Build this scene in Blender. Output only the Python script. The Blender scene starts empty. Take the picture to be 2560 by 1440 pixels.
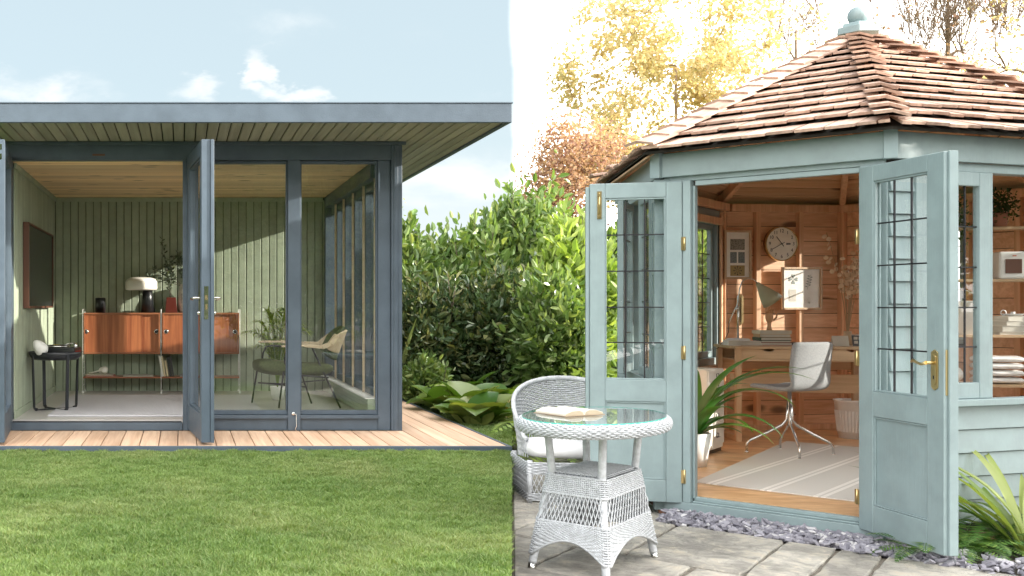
import bpy, math, random
import numpy as np
from mathutils import Vector, Matrix, Quaternion
random.seed(7); RNG = np.random.default_rng(7)
scene = bpy.context.scene
COL = scene.collection
# ------------------------------------------------------------------ camera
F = 2600.0; CX = 455.0; CY = 762.0; CZ = 1.07          # focal length and principal point in photo pixels (2560 wide)
def X(px, s): return (px - CX) / s                     # s = photo pixels per metre at that distance
def Z(py, s): return CZ - (py - CY) / s
def Y(s): return F / s
def pt(px, py, y): return Vector(((px - CX) / F * y, y, CZ - (py - CY) / F * y))
cam_d = bpy.data.cameras.new('camera'); cam = bpy.data.objects.new('camera', cam_d); COL.objects.link(cam)
cam.location = (0, 0, CZ); cam.rotation_euler = (math.pi / 2, 0, 0)
cam_d.sensor_width = 36; cam_d.lens = 36 * F / 2560
cam_d.shift_x = (1280 - CX) / 2560; cam_d.shift_y = (CY - 720) / 2560
cam_d.clip_start = 0.05; cam_d.clip_end = 500
scene.camera = cam
scene.view_settings.view_transform = 'Standard'; scene.view_settings.look = 'None'
scene.view_settings.exposure = 1.06; scene.view_settings.gamma = 1
scene.cycles.max_bounces = 10; scene.cycles.transparent_max_bounces = 24
scene.cycles.diffuse_bounces = 8; scene.cycles.glossy_bounces = 4
scene.cycles.sample_clamp_indirect = 6
scene.cycles.use_denoising = True
# ------------------------------------------------------------------ sun and sky
SUN = Vector((3.2, -1.0, 1.0)).normalized()            # towards the sun
sl = bpy.data.lights.new('sun', 'SUN'); sl.energy = 5.0; sl.angle = math.radians(0.6); sl.color = (1, .93, .82)
so = bpy.data.objects.new('sun', sl); COL.objects.link(so)
so.rotation_euler = SUN.to_track_quat('Z', 'Y').to_euler(); so.location = (20, -6, 8)
world = bpy.data.worlds.new('World'); scene.world = world; world.use_nodes = True
wt = world.node_tree; wn = wt.nodes; wl = wt.links; wn.clear()
def N(t, typ, **kw):
    n = t.nodes.new(typ)
    for k, v in kw.items():
        if k.startswith('_'): setattr(n, k[1:], v)
        else: n.inputs[int(k[1:]) if k[0] == 'i' and k[1:].isdigit() else k].default_value = v
    return n
def math_(t, op, a, b=None, c=None, clamp=False):
    n = t.nodes.new('ShaderNodeMath'); n.operation = op; n.use_clamp = clamp
    for i, v in enumerate((a, b, c)):
        if v is None: continue
        if isinstance(v, (int, float)): n.inputs[i].default_value = v
        else: t.links.new(v, n.inputs[i])
    return n.outputs[0]
def mixc(t, f, a, b, mode='MIX'):
    n = t.nodes.new('ShaderNodeMix'); n.data_type = 'RGBA'; n.blend_type = mode
    for sock, v in ((n.inputs[0], f), (n.inputs[6], a), (n.inputs[7], b)):
        if isinstance(v, bpy.types.NodeSocket): t.links.new(v, sock)
        elif isinstance(v, (int, float)): sock.default_value = v
        else: sock.default_value = tuple(v) + ((1,) if len(v) == 3 else ())
    return n.outputs[2]
def sstep(t, v, lo, hi):
    n = t.nodes.new('ShaderNodeMapRange'); n.interpolation_type = 'SMOOTHSTEP'
    t.links.new(v, n.inputs[0]); n.inputs[1].default_value = lo; n.inputs[2].default_value = hi
    return n.outputs[0]
sky = N(wt, 'ShaderNodeTexSky', _sky_type='NISHITA', _sun_disc=False, _sun_elevation=math.asin(SUN.z),
        _sun_rotation=math.atan2(SUN.x, SUN.y), _air_density=1.0, _dust_density=0.8, _ozone_density=1.5)
tc = N(wt, 'ShaderNodeTexCoord'); sep = N(wt, 'ShaderNodeSeparateXYZ'); wl.new(tc.outputs['Generated'], sep.inputs[0])
az = math_(wt, 'ARCTAN2', sep.outputs[0], sep.outputs[1]); el = math_(wt, 'ARCSINE', sep.outputs[2])
mp = N(wt, 'ShaderNodeMapping'); mp.inputs['Scale'].default_value = (1, 1, 2.2); wl.new(tc.outputs['Generated'], mp.inputs[0])
nz = N(wt, 'ShaderNodeTexNoise', Scale=9.0, Detail=7.0, Roughness=.55, Distortion=.25); wl.new(mp.outputs[0], nz.inputs[0])
nz2 = N(wt, 'ShaderNodeTexNoise', Scale=2.2, Detail=4.0, Roughness=.5); wl.new(mp.outputs[0], nz2.inputs[0])
wrp = N(wt, 'ShaderNodeTexNoise', Scale=14.0, Detail=5.0, Roughness=.6); wl.new(mp.outputs[0], wrp.inputs[0]); wsp = wt.nodes.new('ShaderNodeSeparateColor'); wl.new(wrp.outputs['Color'], wsp.inputs[0])
azw = math_(wt, 'ADD', az, math_(wt, 'MULTIPLY_ADD', wsp.outputs[0], .13, -.065)); elw = math_(wt, 'ADD', el, math_(wt, 'MULTIPLY_ADD', wsp.outputs[1], .075, -.0375))
def blob(a0, e0, sa, se):
    da = math_(wt, 'DIVIDE', math_(wt, 'SUBTRACT', azw, a0), sa); de = math_(wt, 'DIVIDE', math_(wt, 'SUBTRACT', elw, e0), se)
    r = math_(wt, 'ADD', math_(wt, 'MULTIPLY', da, da), math_(wt, 'MULTIPLY', de, de))
    return math_(wt, 'SUBTRACT', 1, r, clamp=True)
def azel(px, py):
    v = Vector((px - CX, F, CY - py)).normalized(); return math.atan2(v.x, v.y), math.asin(v.z)
cl = None
for px, py, w, h, k in ((80, 250, 240, 75, 1.0), (470, 245, 110, 38, .85), (665, 175, 48, 62, .9), (745, 248, 95, 34, .9),
                        (600, 75, 230, 65, .42), (1250, 245, 60, 40, .6), (1000, 110, 130, 60, .2), (1130, 420, 260, 140, .9)):
    a0, e0 = azel(px, py)
    b = math_(wt, 'MULTIPLY', blob(a0, e0, w / F * 1.2, h / F * 1.25), k)
    cl = b if cl is None else math_(wt, 'MAXIMUM', cl, b)
cl = sstep(wt, math_(wt, 'MULTIPLY', cl, math_(wt, 'MULTIPLY_ADD', nz.outputs[0], 5.2, -1.95, clamp=False)), .10, 1.25)
gen = math_(wt, 'MULTIPLY', sstep(wt, nz2.outputs[0], .52, .72), .5)          # scattered cloud over the rest of the sky
cl = math_(wt, 'MAXIMUM', cl, math_(wt, 'MULTIPLY', gen, sstep(wt, math_(wt, 'ABSOLUTE', az), .9, 1.5)))
# blue part: Nishita lifted with thin high haze, paler to the horizon
blue = mixc(wt, .8, sky.outputs[0], (3.6, 4.3, 4.55))
lowh = sstep(wt, el, .02, .20)
blue = mixc(wt, lowh, (4.4, 4.8, 5.0), blue)
col = mixc(wt, cl, blue, (5.2, 5.4, 5.45))
# bright cloud bank over the sun's side of the sky (right of the lawn)
edge = math_(wt, 'ADD', az, math_(wt, 'MULTIPLY_ADD', nz.outputs[0], .012, -.006))
bank = sstep(wt, edge, .304, .326)
bank = math_(wt, 'MAXIMUM', bank, math_(wt, 'SUBTRACT', 1, sstep(wt, math_(wt, 'MULTIPLY_ADD', nz.outputs[0], .3, az), -2.1, -1.5)))  # cloud bank continued behind the camera, unseen, to fill the interiors
warm = mixc(wt, sstep(wt, el, .0, .5), (24.5, 23.6, 22.4), (22.5, 22.1, 21.4))
col = mixc(wt, bank, col, warm)
bg = N(wt, 'ShaderNodeBackground', Strength=.1); wl.new(col, bg.inputs[0])
wo = N(wt, 'ShaderNodeOutputWorld'); wl.new(bg.outputs[0], wo.inputs[0])

# ------------------------------------------------------------------ mesh helpers
class MB:
    def __init__(s): s.v = []; s.f = []; s.smooth = []
    def add(s, vs, fs, sm=False):
        o = len(s.v); s.v += [tuple(v) for v in vs]; s.f += [tuple(i + o for i in f) for f in fs]; s.smooth += [sm] * len(fs)
        return s
    def hexa(s, p):                                     # 8 corners: bottom 0-3 ccw, top 4-7
        return s.add(p, [(3, 2, 1, 0), (4, 5, 6, 7), (0, 1, 5, 4), (1, 2, 6, 5), (2, 3, 7, 6), (3, 0, 4, 7)])
    def box(s, x0, y0, z0, x1, y1, z1):
        return s.hexa([(x0, y0, z0), (x1, y0, z0), (x1, y1, z0), (x0, y1, z0), (x0, y0, z1), (x1, y0, z1), (x1, y1, z1), (x0, y1, z1)])
    def obox(s, o, a, b, c):                            # corner o and three edge vectors
        o, a, b, c = map(Vector, (o, a, b, c))
        return s.hexa([o, o + a, o + a + b, o + b, o + c, o + a + c, o + a + b + c, o + b + c])
    def bar(s, p, q, w, d=None, up=(0, 0, 1)):          # rectangular bar from p to q
        p, q = Vector(p), Vector(q); d = d or w; t = (q - p).normalized(); u = Vector(up)
        if abs(t.dot(u)) > .95: u = Vector((0, 1, 0))
        a = t.cross(u).normalized() * w / 2; b = a.cross(t).normalized() * d / 2
        return s.hexa([p - a - b, p + a - b, p + a + b, p - a + b, q - a - b, q + a - b, q + a + b, q - a + b])
    def tube(s, pts, r, n=8, cap=True):
        pts = [Vector(p) for p in pts]; rs = r if isinstance(r, (list, tuple)) else [r] * len(pts)
        rings = []; prev = None
        for i, p in enumerate(pts):
            t = (pts[min(i + 1, len(pts) - 1)] - pts[max(i - 1, 0)]).normalized()
            if prev is None:
                u = t.orthogonal().normalized()
            else:
                u = (prev - t * prev.dot(t)); u = u.normalized() if u.length > 1e-6 else t.orthogonal().normalized()
            prev = u; w = t.cross(u)
            rings.append([p + (u * math.cos(2 * math.pi * k / n) + w * math.sin(2 * math.pi * k / n)) * rs[i] for k in range(n)])
        vs = [v for ring in rings for v in ring]
        fs = [(i * n + k, i * n + (k + 1) % n, (i + 1) * n + (k + 1) % n, (i + 1) * n + k) for i in range(len(pts) - 1) for k in range(n)]
        s.add(vs, fs, True)
        if cap:
            o = len(s.v) - len(vs)
            s.f += [tuple(o + k for k in reversed(range(n))), tuple(o + (len(pts) - 1) * n + k for k in range(n))]; s.smooth += [False, False]
        return s
    def lathe(s, prof, c=(0, 0, 0), n=24, m=None):      # prof: (radius, z) pairs
        vs = []; m = m or Matrix.Identity(4)
        for r, z in prof:
            for k in range(n):
                a = 2 * math.pi * k / n; vs.append((m @ Vector((r * math.cos(a), r * math.sin(a), z))) + Vector(c))
        fs = [(i * n + k, i * n + (k + 1) % n, (i + 1) * n + (k + 1) % n, (i + 1) * n + k) for i in range(len(prof) - 1) for k in range(n)]
        return s.add(vs, fs, True)
    def poly(s, pts): return s.add(pts, [tuple(range(len(pts)))])
    def prism(s, pts, d):                               # polygon extruded by vector d
        d = Vector(d); n = len(pts); vs = [Vector(p) for p in pts] + [Vector(p) + d for p in pts]
        return s.add(vs, [tuple(reversed(range(n))), tuple(range(n, 2 * n))] + [(i, (i + 1) % n, n + (i + 1) % n, n + i) for i in range(n)])
    def mesh(s, name, m):
        me = bpy.data.meshes.new(name); me.from_pydata(s.v, [], s.f); me.polygons.foreach_set('use_smooth', s.smooth)
        if m: me.materials.append(m)
        me.update(); return me
    def build(s, name, m, parent=None, bevel=0, seg=2):
        return link(name, s.mesh(name, m), parent, bevel, seg)
def link(name, me, parent=None, bevel=0, seg=2):
    o = bpy.data.objects.new(name, me); COL.objects.link(o)
    if parent is not None: o.parent = parent; o.location = -parent.matrix_world.translation if False else (0, 0, 0)
    if bevel:
        b = o.modifiers.new('bevel', 'BEVEL'); b.width = bevel; b.segments = seg; b.limit_method = 'ANGLE'; b.angle_limit = math.radians(40)
    return o
def npmesh(name, V, Fc, m, smooth=False, col=None):
    V = np.asarray(V, dtype=np.float32); Fc = np.asarray(Fc, dtype=np.int32); k = Fc.shape[1]
    me = bpy.data.meshes.new(name); me.vertices.add(len(V)); me.vertices.foreach_set('co', V.ravel())
    me.loops.add(Fc.size); me.loops.foreach_set('vertex_index', Fc.ravel())
    me.polygons.add(len(Fc)); me.polygons.foreach_set('loop_start', np.arange(len(Fc), dtype=np.int32) * k)
    me.polygons.foreach_set('use_smooth', np.full(len(Fc), smooth))
    if col is not None:
        a = me.color_attributes.new('tint', 'FLOAT_COLOR', 'POINT'); c = np.ones((len(V), 4), np.float32); c[:, :3] = col; a.data.foreach_set('color', c.ravel())
    me.materials.append(m); me.update(); me.validate(); return me
def thing(name, label=None, cat=None, loc=(0, 0, 0), rz=0, group=None, kind=None, parent=None):
    o = bpy.data.objects.new(name, None); COL.objects.link(o); o.location = loc; o.rotation_euler = (0, 0, rz); o.empty_display_size = .1
    if parent: o.parent = parent
    return tag(o, label, cat, group, kind)
def tag(o, label=None, cat=None, group=None, kind=None):
    if label: o['label'] = label
    if cat: o['category'] = cat
    if group: o['group'] = group
    if kind: o['kind'] = kind
    return o
_bx = {}
def board(name, x0, y0, z0, x1, y1, z1, m, parent, ch=.002):   # one board: shared mesh for alike boards, origin at the board's centre
    d = (round(x1 - x0, 4), round(y1 - y0, 4), round(z1 - z0, 4)); key = (d, m.name, ch)
    if key not in _bx:
        a, b, c = (v / 2 for v in d); bm = MB(); e = min(ch, a, b, c)
        big = max(range(3), key=lambda i: d[i])
        vs = []
        h = [a, b, c]; u, w = [i for i in range(3) if i != big]
        ring = [(h[u] - e, h[w]), (h[u], h[w] - e), (h[u], -h[w] + e), (h[u] - e, -h[w]), (-h[u] + e, -h[w]), (-h[u], -h[w] + e), (-h[u], h[w] - e), (-h[u] + e, h[w])]
        for sgn in (-1, 1):
            for p, q in ring:
                v = [0, 0, 0]; v[big] = sgn * h[big]; v[u] = p; v[w] = q; vs.append(v)
        fs = [tuple(range(8)), tuple(range(15, 7, -1))] + [(i, i + 8, (i + 1) % 8 + 8, (i + 1) % 8) for i in range(8)]
        bm.add(vs, fs); me = bm.mesh(name, m)
        import bmesh
        t = bmesh.new(); t.from_mesh(me); bmesh.ops.recalc_face_normals(t, faces=t.faces); t.to_mesh(me); t.free()
        _bx[key] = me
    o = link(name, _bx[key], parent); o.location = ((x0 + x1) / 2, (y0 + y1) / 2, (z0 + z1) / 2); return o
def text_mesh(body, size, m, extrude=.0005):
    c = bpy.data.curves.new('numeral', 'FONT'); c.body = body; c.size = size; c.align_x = 'CENTER'; c.align_y = 'CENTER'; c.extrude = extrude
    o = bpy.data.objects.new('numeral', c); COL.objects.link(o); bpy.context.view_layer.update()
    me = bpy.data.meshes.new_from_object(o.evaluated_get(bpy.context.evaluated_depsgraph_get())); bpy.data.objects.remove(o)
    me.materials.clear(); me.materials.append(m); return me

# ------------------------------------------------------------------ materials
def newmat(name):
    m = bpy.data.materials.new(name); m.use_nodes = True; t = m.node_tree; b = t.nodes['Principled BSDF']; return m, t, b
def coords(t, space='Object', rnd=True):
    tc = t.nodes.new('ShaderNodeTexCoord'); o = tc.outputs[space]
    if rnd:
        oi = t.nodes.new('ShaderNodeObjectInfo'); v = t.nodes.new('ShaderNodeVectorMath'); v.operation = 'SCALE'
        cb = t.nodes.new('ShaderNodeCombineXYZ')
        for i, k in enumerate((37., 61., 23.)): t.links.new(math_(t, 'MULTIPLY', oi.outputs['Random'], k), cb.inputs[i])
        a = t.nodes.new('ShaderNodeVectorMath'); a.operation = 'ADD'; t.links.new(o, a.inputs[0]); t.links.new(cb.outputs[0], a.inputs[1]); o = a.outputs[0]
        return o, oi.outputs['Random']
    return o, None
def mapping(t, vec, sc):
    m = t.nodes.new('ShaderNodeMapping'); m.inputs['Scale'].default_value = sc; t.links.new(vec, m.inputs[0]); return m.outputs[0]
def noise(t, vec, scale, detail=3, rough=.55, dist=0):
    n = N(t, 'ShaderNodeTexNoise', Scale=scale, Detail=float(detail), Roughness=rough, Distortion=dist); t.links.new(vec, n.inputs[0]); return n.outputs[0]
def bump(t, b, h, strength=.3, dist=.01):
    n = N(t, 'ShaderNodeBump', Strength=strength, Distance=dist); t.links.new(h, n.inputs['Height']); t.links.new(n.outputs[0], b.inputs['Normal'])
def paint(name, c, rough=.45, var=.12, bmp=.08, scale=6., rnd=True, obj_var=0, grain=None, metal=0):
    m, t, b = newmat(name); v, r = coords(t, rnd=True)
    n1 = noise(t, v, scale, 5, .6); c = np.array(c)
    cc = mixc(t, sstep(t, n1, .25, .75), tuple(c * (1 - var)), tuple(np.minimum(c * (1 + var), 1)))
    if obj_var:
        f = math_(t, 'MULTIPLY_ADD', r, 2 * obj_var, 1 - obj_var); hs = N(t, 'ShaderNodeHueSaturation'); t.links.new(f, hs.inputs['Value']); t.links.new(cc, hs.inputs['Color']); cc = hs.outputs[0]
    t.links.new(cc, b.inputs['Base Color']); b.inputs['Metallic'].default_value = metal
    rr = math_(t, 'MULTIPLY_ADD', n1, .25, rough - .12); t.links.new(rr, b.inputs['Roughness'])
    g = noise(t, mapping(t, v, grain), 1., 4, .6) if grain else noise(t, v, 120., 3)
    bump(t, b, g, .4, .002 + bmp * .01)
    return m
def wood(name, c1, c2, axis=0, rough=.55, knots=0, obj_var=.15, fine=1., bmp=.5, dark=.5, rnd=True):
    m, t, b = newmat(name); v, r = coords(t, rnd=rnd)
    sc = [38. * fine] * 3; sc[axis] = 1.6 * fine
    mv = mapping(t, v, tuple(sc)); n1 = noise(t, mv, 1., 5, .62, .35)
    sc2 = [9. * fine] * 3; sc2[axis] = .5 * fine
    n2 = noise(t, mapping(t, v, tuple(sc2)), 1., 2, .5, .8)
    w = math_(t, 'ADD', math_(t, 'MULTIPLY', n1, .6), math_(t, 'MULTIPLY', n2, .5))
    cc = mixc(t, sstep(t, w, .35, .75), tuple(c1), tuple(c2))
    if knots:
        sk = [knots * 1.6] * 3; sk[axis] = knots * .6
        vo = N(t, 'ShaderNodeTexVoronoi', Scale=1.0, Randomness=1.0); t.links.new(mapping(t, v, tuple(sk)), vo.inputs[0])
        k = math_(t, 'SUBTRACT', 1, sstep(t, math_(t, 'ADD', vo.outputs['Distance'], math_(t, 'MULTIPLY', n1, .05)), .12, .24))
        kc = tuple(np.array(c1) * .3)
        cc = mixc(t, math_(t, 'MULTIPLY', k, .9), cc, kc)
    if obj_var and rnd:
        f = math_(t, 'MULTIPLY_ADD', r, 2 * obj_var, 1 - obj_var); hs = N(t, 'ShaderNodeHueSaturation'); t.links.new(f, hs.inputs['Value']); t.links.new(cc, hs.inputs['Color']); cc = hs.outputs[0]
    t.links.new(cc, b.inputs['Base Color']); b.inputs['Roughness'].default_value = rough
    bump(t, b, w, bmp, .002)
    return m
def plain(name, c, rough=.5, metal=0., emis=0, sheen=0):
    m, t, b = newmat(name); v, r = coords(t)
    n1 = noise(t, v, 14., 4); c = np.array(c)
    t.links.new(mixc(t, n1, tuple(c * .88), tuple(np.minimum(c * 1.1, 1))), b.inputs['Base Color'])
    b.inputs['Roughness'].default_value = rough; b.inputs['Metallic'].default_value = metal
    return m
def leafmat(name, cols, rough=.4, trans=.35, tt=(1.5, 1.45, .55)):
    m, t, b = newmat(name)
    at = N(t, 'ShaderNodeAttribute', _attribute_name='tint')
    geo = t.nodes.new('ShaderNodeNewGeometry'); 
    c = mixc(t, at.outputs['Fac'] if False else N_sep(t, at.outputs['Color'], 0), cols[0], cols[1])
    c = mixc(t, N_sep(t, at.outputs['Color'], 1), c, cols[2])
    t.links.new(c, b.inputs['Base Color']); b.inputs['Roughness'].default_value = rough
    tr = t.nodes.new('ShaderNodeBsdfTranslucent')
    tcx = mixc(t, 1.0, c, tt, 'MULTIPLY'); t.links.new(tcx, tr.inputs[0])
    mx = t.nodes.new('ShaderNodeMixShader'); mx.inputs[0].default_value = trans
    t.links.new(b.outputs[0], mx.inputs[1]); t.links.new(tr.outputs[0], mx.inputs[2])
    t.links.new(mx.outputs[0], t.nodes['Material Output'].inputs[0])
    return m
def N_sep(t, col, i):
    n = t.nodes.new('ShaderNodeSeparateColor'); t.links.new(col, n.inputs[0]); return n.outputs[i]
def glass(name, tint=(1, 1, 1), ior=1.5, rough=0.0, boost=1.0):
    m = bpy.data.materials.new(name); m.use_nodes = True; t = m.node_tree; t.nodes.clear()
    tr = N(t, 'ShaderNodeBsdfTransparent'); tr.inputs[0].default_value = (*tint, 1)
    gl = N(t, 'ShaderNodeBsdfGlossy', Roughness=rough)
    ge = t.nodes.new('ShaderNodeNewGeometry'); dp = t.nodes.new('ShaderNodeVectorMath'); dp.operation = 'DOT_PRODUCT'; t.links.new(ge.outputs['Normal'], dp.inputs[0]); t.links.new(ge.outputs['Incoming'], dp.inputs[1])
    sch = math_(t, 'MULTIPLY_ADD', math_(t, 'POWER', math_(t, 'SUBTRACT', 1, math_(t, 'ABSOLUTE', dp.outputs['Value'])), 5), .96, .04)   # Schlick reflectance, the same from both sides
    mx = t.nodes.new('ShaderNodeMixShader')
    t.links.new(math_(t, 'MULTIPLY', sch, boost, clamp=True), mx.inputs[0]); t.links.new(tr.outputs[0], mx.inputs[1]); t.links.new(gl.outputs[0], mx.inputs[2])
    o = N(t, 'ShaderNodeOutputMaterial'); t.links.new(mx.outputs[0], o.inputs[0]); return m

M = {}
M['grey'] = paint('blue_grey_paint', (.068, .094, .124), .44, .13)
M['green'] = paint('sage_green_stain', (.32, .37, .275), .6, .12, obj_var=.10, grain=(60, 60, 2))
M['green_dark'] = plain('green_board_backing', (.055, .07, .045), .9)
M['ceiling'] = wood('pine_ceiling', (.74, .50, .26), (.90, .68, .40), 0, .5, knots=4.5, obj_var=.14)
M['dark_gap'] = plain('dark_backing', (.02, .018, .014), .9)
M['soffit'] = wood('grey_olive_soffit', (.26, .265, .20), (.38, .38, .29), 1, .7, obj_var=.10, fine=.8)
M['deck'] = wood('larch_deck', (.52, .33, .215), (.74, .53, .38), 1, .6, knots=0, obj_var=.14)
M['teak'] = wood('teak_veneer', (.24, .068, .028), (.48, .17, .07), 2, .38, obj_var=.16)
M['teak_x'] = wood('teak_edge', (.26, .09, .04), (.42, .17, .08), 0, .4)
M['oak'] = wood('light_oak', (.50, .34, .20), (.68, .50, .32), 0, .5, obj_var=.08)
M['oak_z'] = wood('light_oak_upright', (.44, .29, .17), (.62, .44, .28), 2, .5, obj_var=.08)
M['ash'] = wood('bent_ash', (.62, .47, .30), (.78, .64, .46), 0, .4)
M['cabin'] = wood('warm_pine_wall', (.62, .355, .205), (.84, .56, .36), 0, .6, knots=2.6, obj_var=.13)
M['cabin_z'] = wood('warm_pine_stud', (.60, .34, .19), (.82, .53, .33), 2, .6, knots=1.2, obj_var=.08)
M['cabin_floor'] = wood('honey_floor_boards', (.50, .28, .13), (.72, .47, .26), 0, .4, obj_var=.14)
M['shingle'] = wood('cedar_shingle', (.34, .215, .16), (.58, .41, .325), 1, .75, obj_var=.24, fine=.9, bmp=.8)
M['duck'] = paint('duck_egg_paint', (.245, .318, .332), .42, .10, bmp=.25, grain=(70, 70, 5))
M['white'] = plain('white_enamel', (.8, .8, .78), .35)
M['cream'] = plain('cream_enamel', (.78, .75, .68), .35)
M['black'] = plain('black_metal', (.018, .02, .026), .4)
M['blackm'] = plain('black_matt', (.014, .015, .017), .3)
M['lead'] = plain('lead_strip', (.035, .035, .04), .45, .6)
M['chrome'] = plain('chrome', (.75, .75, .74), .12, 1.)
M['brass'] = plain('polished_brass', (.62, .48, .24), .28, 1.)
M['gold'] = plain('brushed_gold', (.70, .56, .32), .25, 1.)
M['glass'] = glass('window_glass', (.98, .99, .98), 1.5, 0, 2.0)
M['glass2'] = glass('leaded_glass', (.97, .98, .98), 1.5, 0, 1.1)
M['tglass'] = glass('table_glass', (.92, .97, .95), 1.5, 0, 1.2)
M['gedge'] = plain('green_glass_edge', (.10, .55, .45), .15)
M['mat'] = plain('mat_board', (.86, .85, .81), .8)
M['paper'] = plain('paper', (.60, .57, .50), .8)
M['wicker'] = paint('white_wicker', (.50, .52, .55), .5, .18, scale=40, obj_var=0)
M['screen'] = plain('tv_screen', (.018, .018, .021), .22)
M['brown'] = plain('walnut_frame', (.12, .05, .03), .45)
_roots = set()
def wm(o):
    m = o.matrix_basis.copy()
    return m if o.parent is None else wm(o.parent) @ o.matrix_parent_inverse @ m
def _top(o):
    while o.parent: o = o.parent
    return o
def link(name, me, parent=None, bevel=0, seg=2):
    o = bpy.data.objects.new(name, me); COL.objects.link(o)
    if parent is not None:
        o.parent = parent
        if _top(parent).name in _roots: o.matrix_parent_inverse = wm(parent).inverted()
    if bevel:
        b = o.modifiers.new('bevel', 'BEVEL'); b.width = bevel; b.segments = seg; b.limit_method = 'ANGLE'; b.angle_limit = math.radians(40)
    return o
def wthing(*a, **k):                                    # a thing whose parts are given in world coordinates
    o = thing(*a, **k); _roots.add(o.name); return o
def copy_tree(o, parent=None):
    c = o.copy(); COL.objects.link(c); c.parent = parent
    for ch in list(o.children): copy_tree(ch, c)
    return c
def leaf(name, parent, base, az_, length, width, rise, droop, m, n=7, fold=.25, tw=0, cup=0):
    """one long leaf as a folded ribbon: starts at base going az_ with slope rise and bends down by droop"""
    bm = MB(); p = Vector(base); pitch = rise; pts = []
    for i in range(n + 1):
        pts.append((p.copy(), pitch)); st = length / n
        p = p + Vector((math.cos(az_) * math.cos(pitch), math.sin(az_) * math.cos(pitch), math.sin(pitch))) * st
        pitch -= droop / n
    vs = []; side = Vector((-math.sin(az_), math.cos(az_), 0))
    for i, (q, pi_) in enumerate(pts):
        t = i / n; w = width / 2 * (max(.0, math.sin(math.pi * min(1, (t * .92 + .08)) ** .75)) ** .8 + .02)
        nrm = Vector((-math.cos(az_) * math.sin(pi_), -math.sin(az_) * math.sin(pi_), math.cos(pi_)))
        sd = side * math.cos(tw * t) + nrm * math.sin(tw * t)
        vs += [q - sd * w + nrm * w * fold, q, q + sd * w + nrm * w * fold]
    fs = []
    for i in range(n):
        for k in range(2): a = i * 3 + k; fs.append((a, a + 1, a + 4, a + 3))
    bm.add(vs, fs, True); return bm.build(name, m, parent)
# ================================================================== GROUND
YF = 8.497; YB = 11.344; YD = 7.532; XL = -1.383; XR = 1.534; XO = 1.79; ZD = .047; ZFL = .13; ZC = 2.24; ZS = 2.40; XROOF = 2.385
LAWN_R = 825 / F                                        # the lawn edge runs along x = LAWN_R * y up to the deck corner
ZP = -.23                                               # patio level
def groundmat():
    m, t, b = newmat('lawn_soil'); v, _ = coords(t, rnd=False)
    n = noise(t, v, 3., 5); n2 = noise(t, v, 60., 4)
    c = mixc(t, n, (.05, .10, .02), (.09, .15, .035)); c = mixc(t, sstep(t, n2, .4, .7), c, (.05, .075, .025))
    t.links.new(c, b.inputs['Base Color']); b.inputs['Roughness'].default_value = .95; bump(t, b, n2, 1., .02); return m
M['lawn'] = groundmat()
M['soil'] = paint('dark_soil', (.035, .028, .02), .95, .4, scale=20)
g = MB(); R0 = 220
YC = XROOF / LAWN_R
# lawn: everything left of the sight line edge, and the far garden behind the deck corner
g.poly([(-R0, -R0, 0), (-.35, -R0, 0), (-.35, -1.1, 0), (0, 0, 0) , (LAWN_R * 10.6, 10.6, 0), (R0, 10.6, 0), (R0, R0, 0), (-R0, R0, 0)])
lawn_ground = g.build('lawn_ground', M['lawn']); tag(lawn_ground, 'short green lawn in front of the grey garden room', kind='structure')
g = MB(); g.poly([(-.35, -R0, ZP), (R0, -R0, ZP), (R0, 10.6, ZP), (LAWN_R * 10.6, 10.6, ZP), (0, 0, ZP), (-.35, -1.1, ZP)])
pg = g.build('patio_ground', M['soil']); tag(pg, 'sandy joint bed under the stone patio', kind='structure')
g = MB()
for a, b in (((-.35, -12.), (-.35, -1.1)), ((-.35, -1.1), (0, 0)), ((0, 0), (LAWN_R * 10.6, 10.6)), ((LAWN_R * 10.6, 10.6), (40, 10.6))):
    g.poly([(a[0], a[1], ZP - .05), (b[0], b[1], ZP - .05), (b[0], b[1], -.002), (a[0], a[1], -.002)])
tag(g.build('lawn_bank', M['soil']), 'low earth step between lawn and patio', kind='structure')

# ================================================================== GARDEN ROOM (left)
gr = wthing('garden_room', 'flat-roofed blue-grey garden room with large glass panes and open glazed doors', 'garden room', (.2, 9.9, 0))
def slab(name, mb, m, parent=gr, bevel=0): return mb.build(name, M[m], parent, bevel)
# floor
m_, t_, b_ = newmat('pale_resin_floor'); v_, _ = coords(t_, rnd=False); n_ = noise(t_, v_, 2.5, 5)
t_.links.new(mixc(t_, n_, (.42, .40, .38), (.52, .50, .48)), b_.inputs['Base Color']); b_.inputs['Roughness'].default_value = .35; M['floor'] = m_
slab('floor', MB().box(XL - .1, YF + .02, ZD - .03, XO - .02, YB + .1, ZFL), 'floor')
# back wall and left wall: backing plus vertical boards
bw = slab('back_wall', MB().box(XL - .1, YB + .022, 0, XO, YB + .14, ZS - .02), 'green_dark')
wbd = .0833; n = int((XR + .12 - XL) / wbd) + 1
for i in range(n):
    x0 = XL + i * wbd; board('board', x0 + .003, YB, ZFL, x0 + wbd - .003, YB + .02, ZC - .03, M['green'], bw, .006)
lw = slab('left_wall', MB().box(XL - .12, YF + .02, 0, XL - .02, YB + .02, ZS - .02), 'green_dark')
n = int((YB - YF - .05) / wbd)
for i in range(n):
    y0 = YB - (i + 1) * wbd; board('board', XL - .018, y0 + .004, ZFL, XL, y0 + wbd - .004, ZC - .03, M['green'], lw, .004)
sk = slab('wall_trim', MB().box(XL, YF + .06, ZC - .045, XL + .02, YB, ZC - .004).box(XL + .02, YB - .02, ZC - .045, XR, YB - .001, ZC - .004).box(XL + .001, YF + .06, ZFL, XL + .012, YB - .02, ZFL + .06), 'green')
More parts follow.
